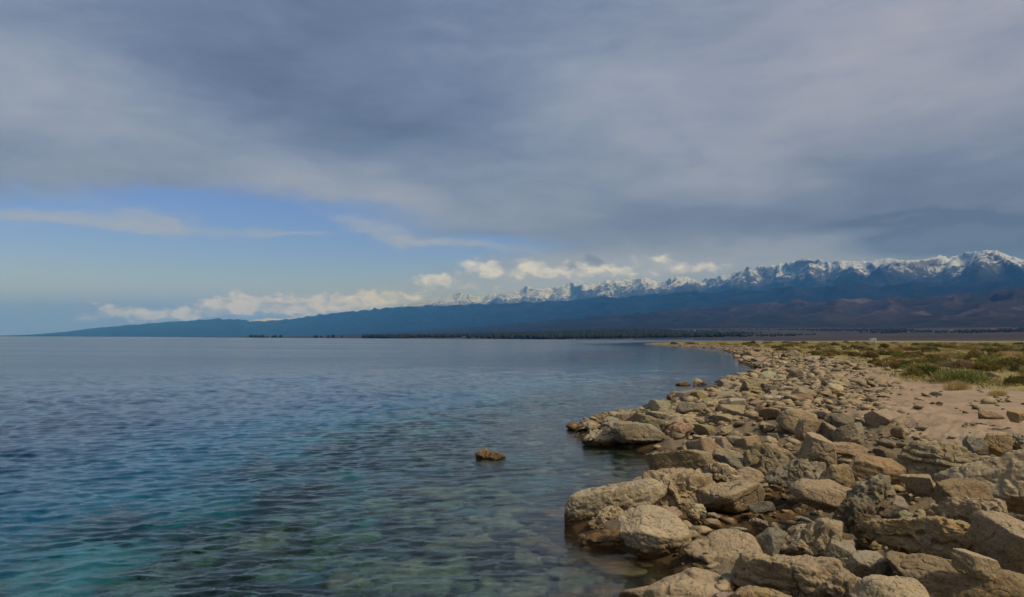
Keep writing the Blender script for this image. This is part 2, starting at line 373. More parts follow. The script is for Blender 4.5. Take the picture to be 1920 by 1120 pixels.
def make_ground_mat():
    m, nt, out = material('shore_ground')
    P = wpos(nt)
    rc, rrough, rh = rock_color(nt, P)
    rk = attr(nt, 'rocky'); gs = attr(nt, 'grassy'); bed = attr(nt, 'bed'); far = attr(nt, 'far')
    n1 = noise(nt, P, 0.7, 5, 0.6); n2 = noise(nt, P, 9.0, 5, 0.65); n3 = noise(nt, P, 60.0, 3, 0.6)
    sand = ramp(nt, n1, [(0.3, (0.29, 0.205, 0.13)), (0.55, (0.36, 0.262, 0.17)), (0.7, (0.40, 0.305, 0.205))])
    sand = mix(nt, 0.6, sand, mix(nt, 1.0, sand, ramp(nt, n3, [(0.3, (0.6, 0.6, 0.6)), (0.55, (1, 1, 1)), (0.75, (1.3, 1.3, 1.3))]), 'MULTIPLY'))
    sand = mix(nt, math_(nt, 'MULTIPLY', sstep(nt, n2, 0.6, 0.7), 0.35), sand, (0.17, 0.125, 0.085))
    turf = ramp(nt, noise(nt, P, 0.25, 6, 0.7), [(0.3, (0.24, 0.19, 0.07)), (0.5, (0.30, 0.235, 0.09)), (0.62, (0.21, 0.185, 0.06)), (0.75, (0.36, 0.265, 0.15))])
    turf = mix(nt, 0.7, turf, mix(nt, 1.0, turf, ramp(nt, noise(nt, P, 2.2, 5, 0.7), [(0.3, (0.5, 0.5, 0.45)), (0.55, (1, 1, 1)), (0.75, (1.35, 1.3, 1.3))]), 'MULTIPLY'))
    jag = math_(nt, 'MULTIPLY', math_(nt, 'SUBTRACT', n2, 0.5), 0.8)
    c = mix(nt, sstep(nt, math_(nt, 'ADD', gs, jag), 0.35, 0.65), sand, turf)
    c = mix(nt, sstep(nt, math_(nt, 'ADD', rk, jag), 0.35, 0.65), c, mix(nt, 1.0, rc, (0.58, 0.54, 0.48), 'MULTIPLY'))  # dark soil; shade of the gaps between rocks also put into its colour
    # lake bed near shore: pale sand between dark weed and stones
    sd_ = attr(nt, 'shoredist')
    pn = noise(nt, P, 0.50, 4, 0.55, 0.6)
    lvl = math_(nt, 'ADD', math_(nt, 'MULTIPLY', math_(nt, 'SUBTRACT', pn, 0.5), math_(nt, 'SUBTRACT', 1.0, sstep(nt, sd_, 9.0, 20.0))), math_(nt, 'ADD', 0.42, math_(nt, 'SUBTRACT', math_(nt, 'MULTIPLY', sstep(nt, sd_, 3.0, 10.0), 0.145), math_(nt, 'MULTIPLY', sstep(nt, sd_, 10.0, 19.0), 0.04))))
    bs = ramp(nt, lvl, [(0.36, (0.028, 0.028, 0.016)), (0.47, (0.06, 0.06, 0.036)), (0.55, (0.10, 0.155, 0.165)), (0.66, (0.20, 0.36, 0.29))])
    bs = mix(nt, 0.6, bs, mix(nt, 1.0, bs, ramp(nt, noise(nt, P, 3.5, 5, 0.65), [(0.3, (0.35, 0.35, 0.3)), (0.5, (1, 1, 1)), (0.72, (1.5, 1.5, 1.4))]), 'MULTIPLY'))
    bs = mix(nt, sstep(nt, math_(nt, 'ADD', sd_, math_(nt, 'MULTIPLY', math_(nt, 'SUBTRACT', pn, 0.5), 8.0)), 6.5, 13.0), bs, (0.035, 0.46, 0.58))  # offshore blue painted on the bed for light scattered in deep water
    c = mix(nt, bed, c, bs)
    fld = ramp(nt, noise(nt, vmath(nt, 'MULTIPLY', P, (1, 1, 4)), 0.0016, 6, 0.65), [(0.35, (0.015, 0.017, 0.012)), (0.5, (0.028, 0.021, 0.016)), (0.62, (0.045, 0.032, 0.024))])
    c = mix(nt, far, c, fld)
    h = math_(nt, 'ADD', math_(nt, 'MULTIPLY', n2, 0.4), math_(nt, 'MULTIPLY', n3, 0.35))
    h = mix(nt, rk, h, rh)
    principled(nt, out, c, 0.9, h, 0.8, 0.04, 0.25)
    return m

# ---------------------------------------------------------------- ground, one sheet from under the camera to beyond the mountains
def build_ground():
    az = np.concatenate([np.arange(-110, -48, 1.0), np.arange(-48, -5, 0.30), np.arange(-5, 48, 0.13), np.arange(48, 111, 1.0)]) * math.pi / 180
    r = np.concatenate([geom(0.6, 4.5, 0.05)[:-1], geom(4.5, 60, 0.0075)[:-1], geom(60, 900, 0.012)[:-1], geom(900, 90000, 0.05)])
    A, Rr = np.meshgrid(az, r)
    P = np.column_stack([(Rr * np.sin(A)).ravel(), (Rr * np.cos(A)).ravel()])
    d = sdist(P); g = gdist(P); rr = Rr.ravel()
    z = ground_z(P, d)
    ed = 1.6 * fbm(P / 5.0, 3, seed=21)
    rocky = ss(8.6, 5.8, d + ed) * (d > -0.8) * (1 - 0.5 * ss(60, 120, rr)) * (rr < 1400)
    grassy = ss(-1.2, 1.6, g + ed * 1.3)
    bed = ss(-0.1, -0.7, d)
    far = ss(1200, 1700, rr) * (d > 0)
    V = np.column_stack([P, z])
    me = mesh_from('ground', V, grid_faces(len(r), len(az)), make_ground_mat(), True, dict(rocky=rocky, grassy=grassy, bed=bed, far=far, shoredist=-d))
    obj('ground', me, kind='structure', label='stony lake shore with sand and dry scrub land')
build_ground()

# ---------------------------------------------------------------- water
def make_water_mat():
    m, nt, out = material('lake_water')
    P = wpos(nt)
    off = attr(nt, 'offshore')
    # ripples finer than the mesh
    q = vmath(nt, 'MULTIPLY', P, (0.8, 1.5, 1))
    h1 = noise(nt, q, 5.0, 4, 0.6, 0.5)
    h2 = noise(nt, vmath(nt, 'MULTIPLY', P, (0.35, 1.0, 1)), 0.55, 5, 0.62, 0.3)
    h3 = noise(nt, vmath(nt, 'MULTIPLY', P, (0.3, 1.0, 1)), 0.10, 4, 0.6, 0.3)
    lane = noise(nt, vmath(nt, 'MULTIPLY', P, (0.25, 1.0, 1)), 0.018, 4, 0.6)
    far_h = math_(nt, 'MULTIPLY', math_(nt, 'ADD', math_(nt, 'MULTIPLY', h2, 9.0), math_(nt, 'MULTIPLY', h3, 26.0)), math_(nt, 'MULTIPLY', off, math_(nt, 'ADD', 0.3, lane)))
    b = N(nt, 'ShaderNodeBump', {'Height': math_(nt, 'ADD', h1, far_h), 'Strength': 0.5, 'Distance': 0.03})
    rough = math_(nt, 'ADD', 0.03, math_(nt, 'MULTIPLY', off, math_(nt, 'ADD', 0.04, math_(nt, 'MULTIPLY', lane, 0.20))))
    p = N(nt, 'ShaderNodeBsdfPrincipled', {'Base Color': (1, 1, 1, 1), 'IOR': 1.333, 'Transmission Weight': 1.0})
    nt.links.new(rough, p.inputs['Roughness']); nt.links.new(b.outputs[0], p.inputs['Normal'])
    nt.links.new(p.outputs[0], out.inputs['Surface'])
    va = N(nt, 'ShaderNodeVolumeAbsorption', {'Color': (0.10, 0.79, 0.87, 1), 'Density': 0.50})
    nt.links.new(va.outputs[0], out.inputs['Volume'])
    return m

def build_water():
    az = np.concatenate([np.arange(-110, -46, 1.0), np.arange(-46, 30, 0.11), np.arange(30, 111, 1.0)]) * math.pi / 180
    r = np.concatenate([geom(1.0, 6, 0.04)[:-1], geom(6, 120, 0.0038)[:-1], geom(120, 400, 0.012)[:-1], geom(400, 90000, 0.05)])
    A, Rr = np.meshgrid(az, r)
    P = np.column_stack([(Rr * np.sin(A)).ravel(), (Rr * np.cos(A)).ravel()])
    d = sdist(P); rr = Rr.ravel()
    z = np.zeros(len(P)); 
    g = np.random.default_rng(3)
    near = rr < 450
    Pn = P[near]; rn = rr[near]; zn = np.zeros(len(Pn))
    gust = 1 + 0.55 * fbm(Pn / np.array([9.0, 5.0]), 3, seed=77)
    dr = rn * 0.0038 * np.where(rn > 120, 3.2, 1)
    warp = 0.25 * np.column_stack([perlin(Pn / 1.7, 61), perlin(Pn / 1.7, 62)])
    Pw = Pn + warp
    for lam in np.geomspace(0.12, 0.85, 30):
        for _ in range(2):
            th = math.pi / 2 + R(14) + g.normal() * 0.36      # crests roughly across the view
            k = 2 * math.pi / lam; ph = g.uniform(0, 6.28)
            a = 0.0062 * lam ** 0.75 * (0.7 if lam > 0.7 else 1) * g.uniform(0.6, 1.3)
            s = Pw[:, 0] * math.cos(th) + Pw[:, 1] * math.sin(th)
            w = np.sin(k * s + ph)
            crest = np.exp(1.1 * (w - 1)) * 1.6 - 0.75
            zn += a * crest * ss(1.8, 3.5, lam / dr)
    zn *= gust * (0.30 + 0.55 * ss(0, 6, -d[near]) + 0.15 * ss(10, 25, -d[near])) 
    z[near] = zn
    off = ss(4, 60, -d) * ss(16, 90, rr)
    me = mesh_from('water', np.column_stack([P, z]), grid_faces(len(r), len(az)), make_water_mat(), True, dict(offshore=off))
    obj('water', me, kind='structure', label='clear rippled lake, turquoise over the shallows')
build_water()

# ---------------------------------------------------------------- mountains
def make_range(name, prof, dist, foot, mat, shape_pow, seed, snow_px=None, cols=900, rows=150, px0=-500, px1=2500, spur_len=900., detail=5, label=None, relief=0.5, smooth=5, down=0.45):
    pf = np.array(prof, float); px = np.linspace(px0, px1, cols)
    py = np.interp(px, pf[:, 0], pf[:, 1])
    dp_ = np.array(dist, float); D = np.interp(px, dp_[:, 0], dp_[:, 1]) * 1000
    ft = np.array(foot, float); F = np.interp(px, ft[:, 0], ft[:, 1]) * 1000
    ae = np.array([azel(a, b) for a, b in zip(px, py)]); az, te = ae[:, 0], ae[:, 1]
    H = np.maximum(D * te + EYE, 3)
    t = np.concatenate([np.linspace(0, 1.12, rows), np.linspace(1.16, 1.9, 10)])
    T, AZ = np.meshgrid(t, az, indexing='ij')
    bc = lambda v: np.broadcast_to(v, T.shape).ravel()
    HH, DD, FF, TT = bc(H), bc(D), bc(F), T.ravel()
    rad = FF + TT * (DD - FF)
    X, Y = rad * np.sin(AZ.ravel()), rad * np.cos(AZ.ravel())
    s = np.cumsum(np.concatenate([[0], np.hypot(np.diff(D * np.sin(az)), np.diff(D * np.cos(az)))]))
    XY = np.column_stack([X, Y]) / spur_len
    wx = 0.35 * np.column_stack([fbm(XY * 0.6, 3, seed=seed + 7), fbm(XY * 0.6, 3, seed=seed + 8)])
    ni = ridged(XY * 0.8 + wx, detail, 0.44, seed)
    q = np.column_stack([bc(s) / spur_len, TT * (DD - FF) / (spur_len * 2.6)]) + wx * 1.3
    nd = ridged(q, detail, 0.44, seed + 31)
    n = (1 - down) * ni + down * nd
    n2 = fbm(XY * 4.0, 5, 0.6, seed=seed + 9)
    base = np.where(TT < 1, np.clip(TT, 0, 1) ** shape_pow, np.clip(1 - 1.05 * (TT - 1), 0, 1))
    rl = relief * (1 - 0.42 * ss(14000, 24000, DD))
    env = np.clip(TT / 0.25, 0, 1) * np.clip((2.0 - TT), 0, 1)
    z = HH * (base * (1 - relief) + relief * base ** 0.8 * (0.25 + 1.5 * n) * env + 0.020 * n2 * env)
    z = z if snow_px is None else HH * (base * (1 - rl) + rl * base ** 0.8 * (0.25 + 1.5 * n) * env + 0.020 * (rl / relief) * n2 * env)
    Z = z.reshape(T.shape); RR = rad.reshape(T.shape)
    mx = (Z / RR).max(0); want = H / D
    f = np.log(np.maximum(want, 1e-5) / np.maximum(mx, 1e-5))
    k = np.exp(-0.5 * (np.arange(-4 * smooth, 4 * smooth + 1) / smooth) ** 2); k /= k.sum()
    f = np.convolve(np.pad(f, 4 * smooth, mode='edge'), k, 'valid')
    Z = Z * np.exp(np.clip(f, -3, 1.2))[None, :]
    z = Z.ravel() - 10 * np.clip(1 - TT / 0.15, 0, 1)
    at_ = {'rel': base, 'ridge': n}
    if snow_px is not None:
        sn = np.array(snow_px, float); sy = np.interp(px, sn[:, 0], sn[:, 1])
        ZS = bc(np.array([azel(a, b)[1] for a, b in zip(px, sy)]) * D + EYE)
        at_['snow'] = (z - ZS) / np.maximum(HH - ZS, 120) + 0.20 * n2 - 0.5 * (n - 0.5)
    me = mesh_from(name, np.column_stack([X, Y, z]), grid_faces(len(t), cols), mat, True, at_)
    return obj(name, me, kind='structure', label=label)

def mat_snow_range():
    m, nt, out = material('snow_and_rock')
    P = wpos(nt)
    sn = attr(nt, 'snow'); rd = attr(nt, 'ridge')
    n = noise(nt, P, 0.0045, 6, 0.65); n2 = noise(nt, P, 0.02, 5, 0.65)
    n3 = noise(nt, P, 0.011, 6, 0.7, 0.5)
    f = math_(nt, 'ADD', math_(nt, 'MULTIPLY', sn, 0.7), math_(nt, 'ADD', math_(nt, 'MULTIPLY', math_(nt, 'SUBTRACT', n, 0.5), 1.4), math_(nt, 'MULTIPLY', math_(nt, 'SUBTRACT', n3, 0.5), 2.4)))
    f = sstep(nt, f, 0.10, 0.40)
    nz = N(nt, 'ShaderNodeSeparateXYZ', {0: nt.nodes.new('ShaderNodeNewGeometry').outputs['Normal']}).outputs[2]
    steep = sstep(nt, math_(nt, 'ADD', nz, math_(nt, 'MULTIPLY', math_(nt, 'SUBTRACT', n2, 0.5), 0.5)), 0.45, 0.80)
    f = math_(nt, 'MULTIPLY', f, math_(nt, 'ADD', math_(nt, 'MULTIPLY', steep, 0.8), 0.2))
    rockc = ramp(nt, n2, [(0.35, (0.028, 0.030, 0.034)), (0.65, (0.070, 0.066, 0.062))])
    low = ramp(nt, n, [(0.35, (0.004, 0.008, 0.010)), (0.65, (0.012, 0.016, 0.018))])
    c = mix(nt, sstep(nt, sn, -0.5, 0.1), low, rockc)
    c = mix(nt, f, c, (0.43, 0.48, 0.55))  # snow greyed and blued: cloud shade painted into its colour
    principled(nt, out, c, 0.9, spec=0.1)
    return m
def mat_forest_range():
    m, nt, out = material('forested_slope')
    P = wpos(nt); rd = attr(nt, 'ridge'); rel = attr(nt, 'rel')
    n = noise(nt, P, 0.0022, 6, 0.65)
    c = ramp(nt, math_(nt, 'ADD', math_(nt, 'MULTIPLY', n, 0.7), math_(nt, 'MULTIPLY', rd, 0.4)), [(0.38, (0.0015, 0.004, 0.006)), (0.55, (0.004, 0.008, 0.011)), (0.75, (0.014, 0.019, 0.024))])
    principled(nt, out, c, 0.95, spec=0.05)
    return m
def mat_foothill():
    m, nt, out = material('dry_slope')
    P = wpos(nt); rd = attr(nt, 'ridge')
    n = noise(nt, P, 0.0016, 6, 0.65); n2 = noise(nt, vmath(nt, 'ADD', P, (900, 300, 0)), 0.0035, 6, 0.6)
    c = ramp(nt, math_(nt, 'ADD', math_(nt, 'MULTIPLY', n, 0.6), math_(nt, 'MULTIPLY', rd, 0.4)), [(0.35, (0.018, 0.015, 0.015)), (0.55, (0.042, 0.031, 0.027)), (0.75, (0.080, 0.058, 0.048))])
    c = mix(nt, math_(nt, 'MULTIPLY', sstep(nt, n2, 0.56, 0.66), 0.7), c, (0.022, 0.026, 0.016))
    c = mix(nt, math_(nt, 'MULTIPLY', sstep(nt, n2, 0.42, 0.34), 0.5), c, (0.125, 0.095, 0.072))
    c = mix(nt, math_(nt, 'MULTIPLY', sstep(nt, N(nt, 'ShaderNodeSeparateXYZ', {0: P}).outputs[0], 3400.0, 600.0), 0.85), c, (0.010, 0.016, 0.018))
    principled(nt, out, c, 0.95, spec=0.05)
    return m

SNOW_RIDGE = [(-900, 640), (380, 640), (440, 612), (475, 600), (500, 597), (530, 598), (560, 595), (590, 592), (620, 592), (680, 584), (740, 577), (760, 571), (780, 566),
              (800, 562), (830, 556), (855, 549), (880, 553), (900, 556), (925, 552), (950, 548), (975, 545), (988, 537), (1000, 540), (1030, 541), (1055, 534), (1080, 532), (1110, 530),
              (1150, 525), (1180, 524), (1200, 521), (1215, 521), (1232, 528), (1250, 526), (1270, 517), (1290, 520), (1310, 528), (1350, 517), (1400, 505), (1425, 501), (1440, 497), (1455, 498),
              (1470, 492), (1490, 491), (1500, 485), (1515, 484), (1535, 489), (1560, 492), (1580, 489), (1600, 488), (1625, 491), (1660, 484), (1685, 486), (1700, 489), (1730, 487),
              (1760, 482), (1785, 480), (1800, 480), (1815, 473), (1850, 468), (1870, 472), (1895, 480), (1920, 488), (1990, 500), (2100, 490), (2400, 480), (2900, 500)]
make_range('snowy_mountains', SNOW_RIDGE, [(-900, 33), (400, 37), (860, 27), (1250, 19.5), (1600, 15), (1920, 12.5), (2900, 11)],
           [(-900, 26), (400, 30), (860, 21), (1250, 14), (1600, 10), (1920, 8), (2900, 7)], mat_snow_range(), 1.0, 101,
           snow_px=[(-900, 640), (440, 606), (600, 606), (760, 580), (860, 576), (1000, 569), (1100, 561), (1230, 549), (1310, 543), (1400, 534), (1500, 530), (1640, 521), (1800, 520), (1920, 515), (2900, 518)],
           cols=1900, rows=190, px0=-200, px1=2300, spur_len=2000., detail=8, label='jagged snow covered mountain range along the far side of the lake', relief=0.40, smooth=5)
FOREST_RIDGE = [(-900, 640), (-60, 632), (0, 629.5), (60, 627.5), (120, 622.5), (180, 615), (250, 609), (330, 603), (380, 599.5), (410, 598), (445, 598.5), (470, 603), (500, 602), (540, 599), (590, 592), (620, 588), (650, 585),
                (700, 580), (740, 577), (765, 574), (800, 575), (850, 572), (900, 571), (960, 568), (1020, 566), (1080, 562), (1130, 557), (1190, 556), (1230, 552), (1290, 547), (1340, 549), (1380, 541), (1430, 546), (1480, 536),
                (1530, 541), (1590, 530), (1650, 538), (1720, 528), (1800, 536), (1870, 526), (1920, 532), (2100, 530), (2900, 540)]
make_range('forested_mountains', FOREST_RIDGE, [(-900, 26), (0, 33), (400, 29), (700, 22), (1000, 17), (1300, 13), (1600, 10.8), (1920, 9.6), (2900, 9)],
           [(-900, 20), (0, 26), (400, 21), (700, 15), (1000, 10), (1300, 8), (1600, 7), (1920, 6.4), (2900, 6)], mat_forest_range(), 1.2, 202,
           cols=1100, rows=120, spur_len=1500., detail=6, label='dark wooded front range below the snow peaks', relief=0.20, smooth=4, down=.6)
FOOT_RIDGE = [(-900, 640), (300, 640), (460, 633.5), (600, 629), (700, 624), (800, 619), (900, 612), (1000, 604), (1100, 594), (1200, 586), (1300, 578), (1400, 571), (1500, 565), (1600, 562), (1700, 558), (1800, 552), (1920, 541), (2200, 530), (2900, 530)]
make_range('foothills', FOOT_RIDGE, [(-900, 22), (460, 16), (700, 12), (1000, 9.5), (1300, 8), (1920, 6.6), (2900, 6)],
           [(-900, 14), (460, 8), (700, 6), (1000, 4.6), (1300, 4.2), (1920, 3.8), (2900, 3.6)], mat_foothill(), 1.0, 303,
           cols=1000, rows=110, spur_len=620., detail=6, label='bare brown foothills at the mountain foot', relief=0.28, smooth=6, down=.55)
NEAR_RIDGE = [(-900, 645), (1380, 645), (1480, 632), (1540, 622), (1580, 611), (1640, 606), (1700, 602), (1760, 596), (1830, 594), (1900, 590), (2000, 585), (2900, 590)]
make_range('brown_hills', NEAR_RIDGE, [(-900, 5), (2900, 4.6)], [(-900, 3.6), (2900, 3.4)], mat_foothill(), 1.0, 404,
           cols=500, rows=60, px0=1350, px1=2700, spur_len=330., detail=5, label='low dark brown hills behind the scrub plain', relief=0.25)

# ---------------------------------------------------------------- haze
def build_haze():
    m, nt, out = material('haze_air')
    v = N(nt, 'ShaderNodeVolumePrincipled', {'Color': (0.08, 0.33, 0.95, 1), 'Absorption Color': (1, 1, 1, 1), 'Density': 5.4e-5, 'Anisotropy': 0.0})
    nt.links.new(v.outputs[0], out.inputs['Volume'])
    x0, x1, y0, y1, z0, z1 = -27500, 30000, -2500, 41000, -24, 1900
    V = [(x, y, z) for z in (z0, z1) for y in (y0, y1) for x in (x0, x1)]
    F = [(0, 2, 3, 1), (4, 5, 7, 6), (0, 1, 5, 4), (1, 3, 7, 5), (3, 2, 6, 7), (2, 0, 4, 6)]
    obj('haze', mesh_from('haze', V, F, m, False), kind='stuff', label='thin blue haze over the lake and mountains')
build_haze()

# ---------------------------------------------------------------- rocks
def ico(sub):
    bm = bmesh.new(); bmesh.ops.create_icosphere(bm, subdivisions=sub, radius=1)
    bm.verts.ensure_lookup_table()
    V = np.array([v.co[:] for v in bm.verts]); F = np.array([[v.index for v in f.verts] for f in bm.faces]); bm.free()
    V /= np.linalg.norm(V, axis=1)[:, None]
    return V, F
ICO = {k: ico(k) for k in (1, 2, 3, 4, 5, 6, 7)}

KIND = {  # planes, sharpness, low, mid, fine relief, pits, strata, cracks
    'boulder': (12, 16, .050, .012, .006, .03, .0, .5),
    'block': (11, 46, .022, .010, .006, .025, .008, .7),
    'slab': (10, 34, .030, .014, .007, .03, .02, .6),
    'pitted': (11, 18, .070, .034, .014, .13, .0, .8),
    'layered': (11, 24, .050, .024, .011, .06, .07, .7),
    'cobbled': (13, 13, .085, .050, .016, .09, .0, .9),
}
def rock_mesh(name, dims, kind, seed, sub, mat):
    D, F = ICO[sub]
    npl, sharp, aL, aM, aF, aP, aS, aC = KIND[kind]
    g = np.random.default_rng(seed)
    n = g.normal(size=(npl, 3)); n /= np.linalg.norm(n, axis=1)[:, None]
    if kind in ('slab', 'block', 'layered'):
        n[0] = (g.normal() * .10, g.normal() * .12, 1); n[1] = (g.normal() * .1, g.normal() * .1, -1)
        n[:2] /= np.linalg.norm(n[:2], axis=1)[:, None]
    h = g.uniform(0.55, 1.0, npl); h[:2] = g.uniform(.6, .8, 2)
    dot = np.clip(D @ n.T / h, 0, None)
    rr = ((dot ** sharp).sum(1) + (1 / (1.3 if sharp > 15 else 1.15)) ** sharp) ** (-1 / sharp)
    V = D * rr[:, None]
    lo_, hi = V.min(0), V.max(0); V = (V - (lo_ + hi) / 2) / (hi - lo_)
    dims = np.array(dims, float); W = V * dims
    L = float(np.median(dims)) ; q = W / L + g.uniform(-50, 50, 3)
    nrm = D / dims; nrm /= np.linalg.norm(nrm, axis=1)[:, None]
    disp = aL * fbm(q * 1.5, 3, seed=seed % 997) + aM * fbm(q * 4.2, 3, 0.55, seed=seed % 991 + 3) + aF * fbm(q * 13, 3, 0.6, seed=seed % 983 + 5)
    c = perlin(q * 3.2 + 0.6 * fbm(q * 2, 2, seed=3)[:, None], seed % 977 + 7)
    c2 = perlin(q * 7.5, seed % 971 + 9)
    if kind == 'cobbled':
        disp += 0.05 * (1 - np.abs(perlin(q * 4.0, seed % 967)) * 2.2)
    disp -= aP * ss(0.18, 0.5, c) + aP * 0.55 * ss(0.22, 0.5, c2)
    k = perlin(q * 1.9 + 5, seed % 953) + 0.35 * perlin(q * 6.5, seed % 947)
    disp -= 0.03 * aC * np.exp(-(k / 0.035) ** 2)
    k2 = perlin(q * 3.3 + 15, seed % 941) + 0.3 * perlin(q * 9.5, seed % 937)
    disp -= 0.013 * aC * np.exp(-(k2 / 0.04) ** 2)
    if aS:
        zl = W[:, 2] / (0.10 * L + 0.03) + 0.6 * fbm(q * 1.4, 2, seed=seed % 929)
        disp += aS * (np.abs((zl % 1.0) - 0.5) * 2) ** 0.5 * (1 - np.abs(nrm[:, 2]) * 0.8)
    W = W + nrm * (disp * L)[:, None]
    return mesh_from(name, W, F, mat, True)

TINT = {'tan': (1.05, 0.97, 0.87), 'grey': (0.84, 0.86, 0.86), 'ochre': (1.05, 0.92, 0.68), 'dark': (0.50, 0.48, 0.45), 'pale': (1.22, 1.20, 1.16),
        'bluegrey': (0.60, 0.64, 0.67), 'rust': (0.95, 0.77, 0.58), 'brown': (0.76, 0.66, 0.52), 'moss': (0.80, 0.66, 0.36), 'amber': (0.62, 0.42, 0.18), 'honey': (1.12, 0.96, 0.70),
        'olive': (0.88, 0.86, 0.74), 'cream': (1.26, 1.20, 1.08), 'pinkish': (1.05, 0.90, 0.82)}
def place(px_l, px_r, yt, yb, z0, dr):
    cx = (px_l + px_r) / 2
    if z0 is None:
        z = 0.5
        for _ in range(12):
            p = at(cx, yb, z); z = 0.5 * z + 0.5 * gz(p.x, p.y)
        z0 = z
    p = at(cx, yb, z0)
    dd = (p - Vector((0, 0, EYE))).dot(fwd)
    w = (px_r - px_l) / FPX * dd; Hm = (yb - yt) / FPX * dd; dep = w * dr
    hz = math.hypot(p.x, p.y); ph = math.atan2(EYE - z0, hz)
    h = max((Hm - 0.62 * dep * math.sin(ph)) / math.cos(ph), 0.42 * Hm)
    a = math.atan2(p.x, p.y)
    c = Vector((p.x + math.sin(a) * dep * .42, p.y + math.cos(a) * dep * .42, z0 + h * 0.5))
    return c, w, dep, h, a
HEROES = []
def hero(label, ref, kind, xl, xr, yt, yb, z0=None, dr=0.8, tilt=0, tint='tan', name='boulder', seed=None, sub=6, pitch=0, grp='boulders heaped along the shore'):
    c, w, dep, h, a = place(xl, xr, yt, yb, z0, dr)
    s = seed or (len(HEROES) * 131 + 17)
    hh = h * 1.16
    me = rock_mesh(name, (w * 1.08, dep * 1.1, hh), kind, s, sub, ROCK)
    j = np.random.default_rng(s).uniform(0.93, 1.07)
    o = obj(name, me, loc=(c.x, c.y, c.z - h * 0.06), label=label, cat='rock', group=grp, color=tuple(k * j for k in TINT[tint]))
    o.rotation_euler = (R(pitch), R(-tilt), -a)
    HEROES.append((ref, c, max(w, h), (xl + xr) / 2, (yt + yb) / 2))
    return o

